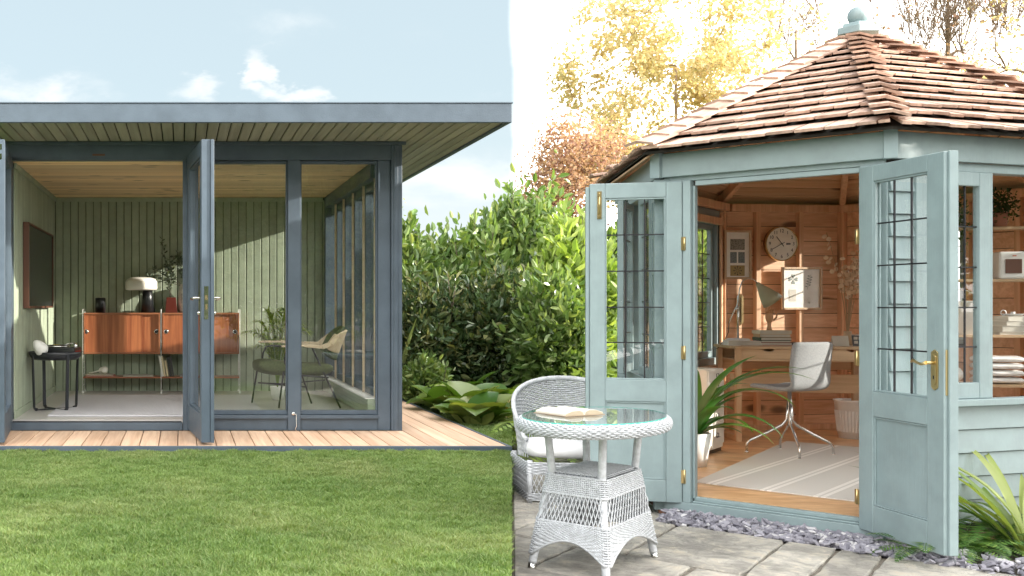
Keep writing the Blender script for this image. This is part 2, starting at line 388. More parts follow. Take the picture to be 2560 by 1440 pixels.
# ceiling
cl_ = slab('ceiling', MB().box(XL - .1, YF + .02, ZC + .02, XO - .02, YB + .02, ZS - .03), 'dark_gap')
cbd = .12; n = int((YB - YF - .04) / cbd) + 1
for i in range(n):
    y1 = YB - i * cbd; board('board', XL - .01, max(YF + .05, y1 - cbd + .004), ZC, XR + .1, y1 - .004, ZC + .018, M['ceiling'], cl_, .004)
# roof slab, fascia, soffit boards
YR1 = 12.9; XRL = -2.1
rf = slab('roof', MB().box(XRL + .02, YD + .02, ZS + .03, XROOF - .02, YR1, ZS + .10), 'dark_gap')
slab('fascia', MB().box(XRL, YD - .02, ZS - .012, XROOF, YD + .018, ZS + .125), 'grey', rf, .004)
slab('fascia', MB().box(XROOF - .035, YD + .018, ZS - .012, XROOF, YR1, ZS + .125), 'grey', rf, .004)
slab('fascia_cap', MB().box(XRL, YD - .026, ZS + .126, XROOF + .006, YR1, ZS + .134), 'grey', rf)
slab('fascia', MB().box(XRL, YD + .02, ZS - .012, XRL + .03, YR1, ZS + .125), 'grey', rf)
sbd = .0863
for i in range(int((XROOF - .04 - XRL - .03) / sbd)):
    x1 = XROOF - .036 - i * sbd
    y1 = YR1 if x1 > XO - .1 else YF + .06
    board('soffit_board', x1 - sbd + .004, YD + .02, ZS, x1 - .004, y1, ZS + .018, M['soffit'], rf, .005)
# front frame
H0 = ZD                                                 # deck level
fr = MB()
zb = Z(403, 306)
fr.box(XL - .12, YF - .03, zb + .005, XO - .05, YF + .08, ZS - .008)             # head beam
fr.box(XL - .12, YF - .05, ZS - .03, XO + .03, YF - .03, ZS - .002)
fr.box(X(466, 306) - .03, YF - .02, H0, X(487, 306), YF + .08, zb + .004)      # hinge post
fr.box(X(719, 306), YF - .035, H0, X(750, 306), YF + .08, zb + .004)
fr.box(X(944, 306), YF - .02, H0, X(975, 306), YF + .08, zb + .004)
fr.box(XL - .12, YF - .02, H0, XL - .005, YF + .08, zb + .004)
slab('frame', fr, 'grey', gr, .003)
slab('corner_post', MB().box(X(976, 306), YF - .045, H0, XO, YF + .09, ZS - .031).box(X(976, 306) + .02, YF - .055, H0, XO - .035, YF - .0455, ZS - .032), 'grey', gr, .004)
slab('threshold', MB().box(XL - .004, YF - .03, H0 + .001, X(465, 306) - .03, YF + .05, .11).box(XL - .004, YF + .051, .06, X(465, 306) - .03, YF + .075, .125), 'grey', gr, .003)
slab('threshold_track', MB().box(XL, YF - .012, .1105, X(463, 306) - .03, YF - .004, .121).box(XL, YF + .03, .1105, X(463, 306) - .03, YF + .038, .121), 'black')
for (a, b) in ((487, 719), (750, 944)):
    w = MB(); x0, x1 = X(a, 306) + .001, X(b, 306) - .001
    w.box(x0, YF - .01, H0 + .001, x1, YF + .07, Z(1046, 306)); w.box(x0, YF - .035, Z(1046, 306) + .001, x1, YF + .07, Z(1037, 306))
    w.box(x0, YF, Z(1036, 306), x1, YF + .06, Z(1026, 306))
    i0, i1 = x0 + .012, x1 - .012
    w.box(x0, YF, Z(1025.5, 306), i0, YF + .06, zb); w.box(i1, YF, Z(1025.5, 306), x1, YF + .06, zb); w.box(i0 + .001, YF, zb - .02, i1 - .001, YF + .06, zb)
    wo_ = slab('window', w, 'grey', gr, .002)
    slab('glass', MB().box(i0 + .001, YF + .03, Z(1025, 306), i1 - .001, YF + .036, zb - .021), 'glass', wo_)
slab('vent_label', MB().box(X(232, 306), YF - .033, Z(391, 306), X(263, 306), YF - .0305, Z(386, 306)), 'brown')
# right side glazing
pines = M['oak_z']
ys = [YF + .10, 9.15, 9.72, 10.28, 10.82, YB + .02]
sd = MB()
sd.box(XR + .02, YF + .081, ZC - .12, XO - .04, YB + .1, ZS - .03); sd.box(XR + .02, YF + .081, .0, XO - .04, YB + .1, .14)
slab('side_beam', sd, 'grey')
slab('low_wall', MB().box(XR + .005, YF + .09, .141, XR + .08, YB, .29), 'green')
for i in range(4):
    slab('board', MB().box(XR, YF + .09, .142 + i * .037, XR + .004, YB - .001, .142 + i * .037 + .034), 'green', bpy.data.objects['low_wall'])
for i, yy in enumerate(ys[:-1]):
    y2 = ys[i + 1]
    w = MB(); w.box(XR + .08, yy, .292, XR + .13, yy + .09, ZC - .121); w.box(XR + .085, yy + .111, .292, XR + .16, y2 - .001, .36); w.box(XR + .085, yy + .111, ZC - .19, XR + .16, y2 - .001, ZC - .121)
    wo_ = slab('side_window', w, 'grey', gr, .003)
    slab('glass', MB().box(XR + .12, yy + .112, .361, XR + .126, y2 - .002, ZC - .191), 'glass', wo_)
    slab('inner_trim', MB().box(XR + .06, yy + .03, .292, XR + .079, yy + .046, ZC - .122), 'ash', wo_)
slab('window_board', MB().box(XR - .02, YF + .09, .2915, XR + .0795, YB - .002, .302), 'white')
slab('rear_post', MB().box(XR + .02, YB - .09, .142, XO - .04, YB + .10, ZC - .121), 'grey')
# small lock hook on the sill
lk = MB(); c0 = Vector((X(733, 307), YF - .042, Z(1033, 306)))
lk.lathe([(0, 0), (.016, .0), (.016, .008), (.008, .012), (0, .012)], c0 + Vector((0, .004, 0)), 14, Matrix.Rotation(math.pi / 2, 4, 'X'))
lk.tube([c0 + Vector((.006, -.01, 0)), c0 + Vector((.022, -.012, -.004)), c0 + Vector((.024, -.012, -.10)), c0 + Vector((.012, -.012, -.125)), c0 + Vector((.026, -.012, -.135))], .0035, 6)
lk.build('door_hook', M['chrome'], gr)

def leaf_door(parent, name, hinge, d, wid, nrm, th, z0, z1, st, top, bot, m, gm, gz=None, mid=None, bev=.003):
    """glazed door leaf: u along the leaf from the hinge, t across the thickness"""
    h = Vector((hinge[0], hinge[1], 0)); d = Vector((*d, 0)).normalized(); nr = Vector((*nrm, 0)).normalized()
    def P(u, t, z): return h + d * u + nr * t + Vector((0, 0, z))
    def bx(mb, u0, t0, z0_, u1, t1, z1_):
        return mb.obox(P(u0, t0, z0_), d * (u1 - u0), nr * (t1 - t0), (0, 0, z1_ - z0_))
    fr = MB(); bx(fr, 0, 0, z0, st, th, z1); bx(fr, wid - st, 0, z0, wid, th, z1)
    bx(fr, st + .0005, .001, z1 - top, wid - st - .0005, th - .001, z1); bx(fr, st + .0005, .001, z0, wid - st - .0005, th - .001, z0 + bot)
    dr = fr.build(name, m, parent, bev)
    return dr, P, bx
# the open right-hand door
d1, P, bx = leaf_door(gr, 'door', (.042, YF - .03), (.103, -.93), .905, (.93, .103), .066, .066, 2.275, .105, .11, .20, M['grey'], M['glass'])
ib = MB(); bx(ib, .106, .012, .27, .118, .054, 2.16); bx(ib, .787, .012, .27, .799, .054, 2.16); bx(ib, .119, .012, .267, .786, .054, .279); bx(ib, .119, .012, 2.15, .786, .054, 2.162)
ib.build('glazing_bead', M['grey'], d1)
g_ = MB(); bx(g_, .119, .030, .28, .786, .036, 2.149); g_.build('glass', M['glass'], d1)
rb = MB(); bx(rb, .9052, .0665, .066, .918, .092, 2.275); bx(rb, .87, .0665, .066, .905, .092, 2.275); rb.build('rebate_strip', M['grey'], d1, .003)
for (t0, sg) in ((-.0005, -1), (.0925, 1)):
    hd = MB(); zz = Z(757, 335)
    bx(hd, .835, min(t0, t0 + sg * .008), zz - .13, .87, max(t0, t0 + sg * .008), zz + .09)
    hd.tube([P(.852, t0, zz + .035), P(.852, t0 + sg * .05, zz + .035), P(.83, t0 + sg * .055, zz + .035), P(.74, t0 + sg * .055, zz + .028), P(.73, t0 + sg * .04, zz + .022)], .009, 8)
    hd.lathe([(0, 0), (.013, .003), (.013, .02), (0, .024)], P(.852, t0, zz - .075), 12, Matrix.Rotation(sg * math.pi / 2, 4, 'Y'))
    hd.build('handle', M['chrome'], d1)
lp = MB(); bx(lp, .9055, .02, zz - .12, .9085, .05, zz + .12); lp.build('lock_plate', M['chrome'], d1)
lp = MB(); bx(lp, .909, .026, zz + .02, .916, .044, zz + .055); bx(lp, .909, .028, zz - .05, .911, .042, zz - .01); lp.build('latch', M['gold'], d1)
# the open left-hand door (only its free edge and inner face are in the frame)
d2, P2, bx2 = leaf_door(gr, 'door', (XL + .0, YF - .03), (.095, -.93), .90, (-.93, -.095), .066, .066, 2.275, .105, .11, .20, M['grey'], M['glass'])
g_ = MB(); bx2(g_, .107, .030, .28, .794, .036, 2.16); g_.build('glass', M['glass'], d2)
hg = MB()
for zz2 in (2.15, 2.22): bx2(hg, .9002, .02, zz2 - .02, .9035, .05, zz2 + .02)
hg.build('lock_plate', M['chrome'], d2)

# ================================================================== DECK
dk = wthing('timber_deck', 'reddish timber deck with grey edging around the garden room', 'deck', (.2, 8.0, 0))
pb = .1405
nb = int((XROOF + 2.2) / pb)
for i in range(nb):
    x1 = XROOF - .03 - i * pb
    y1 = 12.1 if x1 > XO + .005 else YF - .055
    if x1 - pb < XO + .02 < x1 and x1 > XO + .05: y1 = 12.1
    board('deck_board', x1 - pb + .006, YD + .01, ZD - .022, x1, y1, ZD, M['deck'], dk, .003)
MB().box(XRL, YD - .022, -.03, XROOF, YD + .008, ZD + .001).box(XROOF - .024, YD + .009, -.03, XROOF, 12.1, ZD + .001).build('edge_board', M['grey'], dk, .003)
MB().box(XRL, YD + .012, -.01, XROOF - .03, YF - .06, ZD - .03).box(XO + .02, YF - .06, -.01, XROOF - .03, 12.1, ZD - .03).build('joist_frame', M['dark_gap'], dk)

# ================================================================== FURNITURE IN THE GARDEN ROOM
# wall screen
tv = wthing('wall_television', 'flat black television in a walnut-brown frame on the green side wall', 'television', (XL, 9.9, 1.4))
y0, y1, z0, z1 = 9.034, 10.75, 1.04, 1.79
MB().box(XL + .002, y0 + .02, z0 + .02, XL + .03, y1 - .02, z1 - .02).build('back_panel', M['blackm'], tv)
MB().box(XL + .003, y0, z0, XL + .055, y0 + .018, z1).box(XL + .003, y1 - .018, z0, XL + .055, y1, z1).box(XL + .003, y0 + .019, z0, XL + .055, y1 - .019, z0 + .018).box(XL + .003, y0 + .019, z1 - .018, XL + .055, y1 - .019, z1).build('frame', M['brown'], tv, .002)
MB().box(XL + .031, y0 + .02, z0 + .02, XL + .046, y1 - .02, z1 - .02).build('screen', M['screen'], tv)
# rug
m_, t_, b_ = newmat('woven_lilac_grey_rug'); v_, _ = coords(t_, rnd=False)
w1 = N(t_, 'ShaderNodeTexWave', _bands_direction='X', Scale=28., Distortion=1.2, Detail=1.); t_.links.new(v_, w1.inputs[0]); 
w2 = N(t_, 'ShaderNodeTexWave', _bands_direction='Y', Scale=22., Distortion=1.2, Detail=1.); t_.links.new(v_, w2.inputs[0])
ww = math_(t_, 'MULTIPLY', w1.outputs[0], w2.outputs[0]); nn_ = noise(t_, v_, 90., 3)
t_.links.new(mixc(t_, math_(t_, 'ADD', ww, math_(t_, 'MULTIPLY', nn_, .4)), (.46, .45, .48), (.68, .67, .71)), b_.inputs['Base Color']); b_.inputs['Roughness'].default_value = .95; bump(t_, b_, ww, .8, .004); M['rug'] = m_
rg = MB().obox((-1.13, 8.74, ZFL + .001), (1.83, 0, 0), (0, 1.98, 0), (0, 0, .011)).build('rug', M['rug'], None, .004)
tag(rg, 'pale lilac-grey woven rug on the garden room floor', 'rug')
# side table
SX, SY = -1.135, 9.33
st = thing('side_table', 'round black metal tray table beside the open doorway', 'side table', (SX, SY, ZFL))
MB().lathe([(0, .45), (.195, .45), (.225, .475), (.243, .52), (.236, .522), (.215, .487), (.19, .464), (0, .464)], n=40).build('tray', M['black'], st)
for a in (35, 125, 215, 305):
    c, s_ = math.cos(math.radians(a)), math.sin(math.radians(a)); q = Vector((c, s_, 0))
    lg = MB(); tan = Vector((-s_, c, 0))
    pts_ = [q * .228 + Vector((0, 0, .50)), q * .212 + Vector((0, 0, .03)), q * .2 + Vector((0, 0, .012)), q * .18 + Vector((0, 0, .008))]
    for p, q2 in zip(pts_[:-1], pts_[1:]): lg.bar(p, q2, .030, .012, up=q)
    lg.bar(q * .185 + Vector((0, 0, .009)), q * .004 + Vector((0, 0, .009)), .028, .010)
    lg.build('leg', M['black'], st, .002)
# record player
rp = thing('record_player', 'black record player on the round tray table', 'record player', (SX + .035, SY + .02, ZFL + .475), math.radians(-8))
MB().box(-.17, -.13, .03, .17, .13, .085).build('plinth', M['blackm'], rp, .006)
MB().lathe([(0, .087), (.118, .087), (.118, .100), (0, .100)], (-.03, 0, 0), 32).build('platter', M['chrome'], rp)
MB().lathe([(0, .101), (.112, .101), (.112, .104), (.038, .1045), (0, .1045)], (-.03, 0, 0), 32).build('record', M['blackm'], rp)
MB().lathe([(0, .105), (.036, .105), (.036, .1065), (0, .1065)], (-.03, 0, 0), 20).build('record_label', plain('yellow_label', (.7, .5, .08), .6), rp)
MB().lathe([(.018, .086), (.018, .12), (0, .122)], (.125, .08, 0), 14).tube([(.125, .08, .118), (.12, -.02, .122), (.07, -.07, .112)], .004, 6).build('tonearm', M['chrome'], rp)
for cx, cy in ((-.14, -.1), (.14, -.1), (-.14, .1), (.14, .1)):
    MB().lathe([(0, 0), (.016, 0), (.018, .029), (0, .029)], (cx, cy, 0), 12).build('foot', M['blackm'], rp)
MB().box(.1705, -.11, .04, .173, .11, .055).build('red_stripe', plain('red_strip', (.35, .03, .02), .5), rp)
# small white dome speaker leaning on the tray
sp = thing('dome_speaker', 'small white egg-shaped speaker leaning against the record player', 'speaker', (X(111, 279), SY - .17, ZFL + .49))
mt = Matrix.Rotation(math.radians(-38), 4, 'Y') @ Matrix.Rotation(math.radians(20), 4, 'X')
MB().lathe([(0, -.045), (.03, -.042), (.052, -.025), (.062, 0), (.058, .03), (.045, .07), (.026, .098), (.01, .108), (0, .109)], (0, 0, .052), 24, mt).build('shell', M['white'], sp)
MB().lathe([(0, 0), (.024, 0), (.024, .006), (0, .006)], (.0, 0, .0), 14).build('foot', M['white'], sp)

# sideboard
S0 = 235.; SBY = F / S0; SB2 = YB - .012
sb = wthing('sideboard', 'wall-hung style teak sideboard on thin white wire legs with a low shelf', 'sideboard', (X(403, S0), SBY + .14, ZFL))
zt, zbm, zsh = Z(782, S0), Z(885, S0), Z(946, S0)
for (a, b, holes) in ((209, 399.5, (214.5, 391)), (405.5, 597.5, (415, 588))):
    x0, x1 = X(a, S0), X(b, S0)
    cb = MB().box(x0, SBY, zt - .018, x1, SB2, zt).box(x0, SBY, zbm, x1, SB2, zbm + .016).box(x0, SBY, zbm + .0165, x0 + .014, SB2, zt - .0185).box(x1 - .014, SBY, zbm + .0165, x1, SB2, zt - .0185).box(x0 + .015, SB2 - .012, zbm + .017, x1 - .015, SB2 - .002, zt - .019).build('cabinet', M['teak_x'], sb, .0015)
    xm = x0 + (x1 - x0) * (.77 if a < 300 else .36)
    for (u0, u1, dy, hx) in ((x0 + .016, xm, .022, holes[0]), (xm - .03, x1 - .016, .038, holes[1])):
        if dy > .03: u0 = xm + .001
        dr = MB().box(u0, SBY + dy - .01, zbm + .018, u1, SBY + dy, zt - .02).build('sliding_door', M['teak'], cb)
        hc = (X(hx, S0), SBY + dy - .0115, Z(829, S0)); rot = Matrix.Rotation(math.pi / 2, 4, 'X')
        MB().lathe([(.017, 0), (.026, 0), (.026, .003), (.017, .003)], hc, 22, rot).lathe([(0, .0005), (.0165, .0005)], hc, 22, rot).build('finger_pull', M['chrome'], cb)
        MB().lathe([(0, .0035), (.0175, .0035), (.0175, .0005)], hc, 20, rot).build('pull_hole', M['blackm'], cb)
MB().box(X(207, S0), SBY + .01, zsh, X(600, S0), SB2 - .01, zsh + .016).build('shelf', M['teak_x'], sb, .001)
for px in (206.5, 402.5, 599.5):
    x = X(px, S0); w = MB()
    for yy in (SBY + .012, SB2 - .012): w.tube([(x, yy, ZFL + .006), (x, yy, zt + .03)], .0045, 6); w.lathe([(0, 0), (.014, 0), (.012, .008), (.004, .03)], (x, yy, ZFL), 10)
    w.tube([(x, SBY + .012, zt + .03), (x, SBY + .02, zt + .036), (x, SB2 - .02, zt + .036), (x, SB2 - .012, zt + .03)], .0045, 6)
    for k in range(13): zz = ZFL + .08 + k * .062; w.tube([(x, SBY + .012, zz), (x, SB2 - .012, zz)], .0022, 5)
    w.build('wire_ladder', M['white'], sb)
def on_top(px, dy=.12): return (X(px, F / (SBY + dy)), SBY + dy, zt)
# speaker, lamp, vases
s1 = thing('speaker', 'small black speaker at the left end of the sideboard top', 'speaker', on_top(251))
MB().lathe([(0, 0), (.056, 0), (.056, .155), (.05, .161), (0, .161)], n=24).build('body', M['blackm'], s1)
MB().lathe([(0, .1615), (.043, .1615), (.04, .165), (0, .166)], n=20).build('top_ring', M['chrome'], s1)
lp_ = thing('table_lamp', 'table lamp with black tapered base and broad white domed shade', 'lamp', on_top(369))
MB().lathe([(0, 0), (.075, 0), (.045, .30), (0, .30)], n=28).build('base', M['blackm'], lp_, 0)
MB().lathe([(.135, .24), (.166, .245), (.174, .262), (.172, .33), (.155, .362), (.12, .376), (.05, .382), (0, .383)], (-.068, 0, 0), n=40).lathe([(.13, .241), (.134, .25), (.16, .26), (.16, .33), (0, .36)], (-.068, 0, 0), 40).build('shade', M['cream'], lp_)
MB().lathe([(.09, .2445), (.136, .2405)], (-.068, 0, 0), 36).build('gold_rim', M['gold'], lp_)
v1 = thing('vase', 'square oxblood tapered vase holding dark twigs', 'vase', on_top(428, .10))
MB().hexa([(-.066, -.05, 0), (.066, -.05, 0), (.066, .05, 0), (-.066, .05, 0), (-.05, -.038, .165), (.05, -.038, .165), (.05, .038, .165), (-.05, .038, .165)]).build('body', plain('oxblood_glaze', (.11, .022, .016), .2), v1, .004)
v2 = thing('vase', 'tall mottled grey vase next to the oxblood vase', 'vase', on_top(460, .18))
mm = paint('mottled_grey_glaze', (.42, .40, .34), .35, .45, scale=14)
MB().lathe([(0, 0), (.05, 0), (.066, .03), (.07, .12), (.062, .22), (.046, .29), (.05, .305), (.042, .305), (.038, .28), (0, .27)], n=28).build('body', mm, v2)
s2 = thing('speaker', 'small black speaker right of the vases, seen behind the open door glass', 'speaker', on_top(497, .1))
MB().lathe([(0, 0), (.052, 0), (.052, .15), (0, .156)], n=20).build('body', M['blackm'], s2)
M['twigleaf'] = leafmat('dark_eucalyptus_leaf', [(.035, .05, .035), (.10, .13, .09), (.22, .26, .20)], .45, .2)
M['stem'] = plain('brown_stem', (.06, .045, .03), .8)
def sprig(parent, base, tip, n, ls, m, jit=.02, bend=.05):
    base, tip = Vector(base), Vector(tip); mid = (base + tip) / 2 + Vector((RNG.normal(0, bend), RNG.normal(0, bend * .5), .02)); pts = [base * (1 - t) ** 2 + mid * 2 * t * (1 - t) + tip * t * t for t in np.linspace(0, 1, 8)]
    return pts
def sprigs(parent, spec, m, ls):
    st_ = MB(); V = []; Fc = []; C = []
    for base, tip, n in spec:
        pts = sprig(parent, base, tip, n, ls, m); st_.tube(pts, [.0028] * 4 + [.0018] * 4, 5)
        for k in range(n):
            t = .30 + .7 * k / n; i = min(int(t * 7), 6); p = pts[i].lerp(pts[i + 1], t * 7 - i)
            a = RNG.uniform(0, 6.28); e = RNG.uniform(-.3, .9); d = Vector((math.cos(a) * math.cos(e), math.sin(a) * math.cos(e), math.sin(e)))
            L = ls * RNG.uniform(.6, 1.2); sd_ = d.orthogonal().normalized(); sd_.rotate(Quaternion(d, RNG.uniform(0, 6.28))); o = len(V)
            V += [p, p + d * L * .5 + sd_ * L * .24, p + d * L, p + d * L * .5 - sd_ * L * .24]; Fc.append((o, o + 1, o + 2, o + 3)); C += [(RNG.random(), RNG.random() ** 2, 0)] * 4
    st_.build('stem', M['stem'], parent)
    me = npmesh('leaves', np.array([tuple(v) for v in V]), np.array(Fc), m, col=np.array(C)); o = bpy.data.objects.new('leaves', me); COL.objects.link(o); o.parent = parent; o['kind'] = 'stuff'
fb = thing('twig_arrangement', 'dark leafy twigs fanning out of the two vases on the sideboard', 'foliage', on_top(428, .10))
sprigs(fb, [((0, 0, .12), (-.10, -.02, .80), 46), ((0, .0, .12), (.03, .0, .62), 60), ((0, 0, .12), (-.06, 0, .46), 40), ((.13, .06, .28), (.06, .05, .66), 60), ((.13, .06, .28), (.20, .05, .6), 60), ((.13, .06, .28), (-.05, .0, .52), 50),
            ((.13, .06, .28), (-.20, 0, .48), 42), ((.13, .06, .28), (-.27, .0, .40), 34), ((.13, .06, .28), (.28, .0, .5), 46), ((.13, .06, .28), (.1, -.02, .48), 50)], M['twigleaf'], .055)
# things on the low shelf
zs = zsh + .0165
def flat_book(name, px, w, dpt, h, c, label, yoff=.14, rz=0, z=zs, cat='book', grp=None):
    o = thing(name, label, cat, (X(px, F / (SBY + yoff)), SBY + yoff, z), rz, grp)
    MB().box(-w / 2, -dpt / 2, 0, w / 2, dpt / 2, .003).box(-w / 2, -dpt / 2, h - .003, w / 2, dpt / 2, h).box(-w / 2, dpt / 2 - .004, .0035, w / 2, dpt / 2, h - .0035).build('cover', plain('book_cover', c, .6), o)
    MB().box(-w / 2 + .004, -dpt / 2 + .004, .0032, w / 2 - .004, dpt / 2 - .005, h - .0032).build('pages', M['paper'], o); return o
flat_book('magazine', 252, .31, .2, .012, (.35, .06, .04), 'reddish magazine flat on the low shelf under the headphones', rz=.03)
flat_book('magazine', 250, .29, .2, .010, (.6, .55, .45), 'pale magazine on top of the reddish one', rz=-.04, z=zs + .0125)
flat_book('magazine', 347, .33, .2, .012, (.5, .48, .42), 'grey magazine lying flat in the middle of the low shelf', rz=.02)
for i, (c, h, px) in enumerate((((.72, .70, .62), .225, 405), ((.66, .56, .36), .22, 410.5), ((.62, .52, .33), .17, 417.5), ((.03, .03, .03), .205, 425), ((.05, .05, .05), .215, 431))):
    lab = ['white book leaning at the left of the shelf row', 'straw-coloured tall book second in the leaning row', 'shorter straw-coloured book in the middle of the row', 'black book fourth in the leaning row', 'black book with pale speckled spine at the right of the row'][i]
    o = thing('book', lab, 'book', (X(px, F / (SBY + .1)) + .01, SBY + .12, zs + .002), 0, 'books leaning on the low shelf'); o.rotation_euler = (0, math.radians(-9), 0)
    MB().box(-.011, -.08, 0, -.008, .08, h).box(.006, -.08, 0, .009, .08, h).box(-.0075, -.08, 0, .0055, -.076, h).build('cover', plain('book_cover', c, .6), o)
    MB().box(-.007, -.075, .003, .005, .076, h - .003).build('pages', M['paper'], o)
def headphones(px, label, rz):
    o = thing('headphones', label, 'headphones', (X(px, F / (SBY + .12)), SBY + .10, zs + .024), rz)
    rot = Matrix.Rotation(math.radians(70), 4, 'X') @ Matrix.Rotation(.3, 4, 'Y')
    MB().lathe([(0, -.018), (.034, -.016), (.040, 0), (.038, .018), (.02, .024), (0, .024)], (.05, -.02, .042), 24, rot).build('ear_cup', M['cream'], o)
    MB().lathe([(0, -.03), (.032, -.028), (.036, -.018), (0, -.017)], (.05, -.02, .042), 20, rot).build('ear_pad', plain('tan_leather', (.42, .28, .17), .5), o)
    MB().lathe([(0, -.018), (.034, -.016), (.040, 0), (.038, .012), (0, .018)], (.02, .06, .03), 20, rot).build('ear_cup', M['cream'], o)
    MB().tube([(.04, -.03, .05), (-.02, -.05, .035), (-.09, -.03, .012), (-.115, .01, .01), (-.09, .055, .012), (-.02, .07, .025), (.02, .06, .035)], .007, 8).build('headband', M['cream'], o)
headphones(250, 'beige headphones resting on magazines at the left of the low shelf', 0)
flat_book('magazine', 485, .30, .2, .014, (.3, .28, .27), 'dark magazine at the right end of the low shelf', rz=-.03)
headphones(486, 'beige headphones on the right of the low shelf behind the door glass', 0)

# lounge chair (faces left)
M['uph'] = paint('charcoal_upholstery_lawn_reflection', (.085, .105, .045), .9, .25, scale=60)  # green reflection of the lawn mixed into the dark upholstery colour
yn, yf_ = 9.42, 9.86; ymid = 9.64
lc = wthing('lounge_chair', 'low lounge chair with dark upholstery, bent ash arms and thin black legs', 'armchair', (X(740, 270), ymid, ZFL))
def foot(px, y): v = pt(px, 0, y); v.z = ZFL + .004; return v
for (a, b, y) in (((709, 930), 697, yn), ((643, 925), 629.5, yf_), ((781, 871), 851, yn), ((752, 930), 779, yf_)):
    MB().tube([pt(a[0], a[1], y), foot(b, y)], .0085, 8).build('leg', M['black'], lc)
fm = MB()
for y, o in ((yf_, -57), (yn, 0)):
    fm.tube([pt(709 + o, 935 + (-6 if o else 0), y), pt(715 + o, 882, y), pt(722 + o, 867, y), pt(735 + o, 864, y), pt(781 + o * .9, 868, y), pt(785 + o * .9, 880, y)], .0085, 8)
fm.tube([pt(706, 960, yn), pt(646, 957, yf_)], .007, 6); fm.tube([pt(706, 960, yn), pt(812, 950, yn)], .006, 6); fm.tube([pt(646, 957, yf_), pt(768, 968, yf_)], .006, 6)
fm.tube([pt(709, 935, yn), pt(822, 944, yn)], .008, 6); fm.tube([pt(646, 928, yf_), pt(760, 938, yf_)], .008, 6)
fm.build('frame', M['black'], lc)
# seat cushion: thick curved pad
def loft(rows, name, m, parent, close=False, sub=1):
    k = len(rows[0]); vs = [v for r in rows for v in r]; fs = []
    for i in range(len(rows) - 1):
        for j in range(k if close else k - 1): fs.append((i * k + j, i * k + (j + 1) % k, (i + 1) * k + (j + 1) % k, (i + 1) * k + j))
    if close: fs += [tuple(reversed(range(k))), tuple((len(rows) - 1) * k + j for j in range(k))]
    o = MB().add(vs, fs, True).build(name, m, parent)
    if sub: s = o.modifiers.new('subd', 'SUBSURF'); s.levels = sub; s.render_levels = sub
    return o
rows = []
for t in np.linspace(0, 1, 9):
    px = 634 + 196 * t; top = 892 + 14 * t + 6 * math.sin(t * 3.1); th = 38 - 8 * t
    if t in (0, 1): top += 8; th -= 16
    y0, y1 = yn - .0, yf_ + .0; sh = 14 * (1 - t)
    c = [(-1, .25), (-.85, 0), (0, -.06), (.85, 0), (1, .25), (1, .75), (.85, 1), (0, 1.06), (-.85, 1), (-1, .75)]
    rows.append([pt(px + 22 * (-a) * .5 + 0, top + th * b, ymid + .235 * a) for a, b in c])
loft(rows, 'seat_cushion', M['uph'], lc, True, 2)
def back_surface(off, w, name, m, z0f, z1f, n=13):
    rows = []
    for b in np.linspace(0, 1, 7):
        r = []
        for a in np.linspace(-1, 1, n):
            ang = a * 1.15 * w
            cx = X(800, 270) ; rad = .235 + off
            lean = (b - .3) * .10
            hgt = z0f + (z1f - z0f) * (.5 + (b - .5) * (1 - .55 * abs(a) ** 3))
            r.append((cx - .06 + rad * math.cos(ang) + lean * .8, ymid + rad * math.sin(ang) * -1., hgt))
        rows.append(r)
    o = loft(rows, name, m, lc, False, 1); s = o.modifiers.new('solid', 'SOLIDIFY'); s.thickness = .012 if m is not M['uph'] else .03; s.offset = 0
    return o
back_surface(.018, 1.0, 'back_shell', M['ash'], .62, .84)
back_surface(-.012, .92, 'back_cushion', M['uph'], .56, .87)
for sgn, y in ((1, yf_ + .02), (-1, yn - .02)):
    o_ = -58 if sgn > 0 else 0
    a = MB()
    pth = [pt(704 + o_, 866 + (-12 if sgn > 0 else 0), y), pt(760 + o_, 864 - (10 if sgn > 0 else 0), y), pt(805 + o_ * .8, 868 - (10 if sgn > 0 else 0), y), pt(826 + o_ * .5, 860, y + .02 * sgn * -1), pt(842 + o_ * .3, 838, y - .04 * sgn)]
    for i in range(len(pth) - 1): a.bar(pth[i], pth[i + 1], .05 - .004 * i, .018 + .010 * i)
    a.build('armrest', M['ash'], lc, .005)
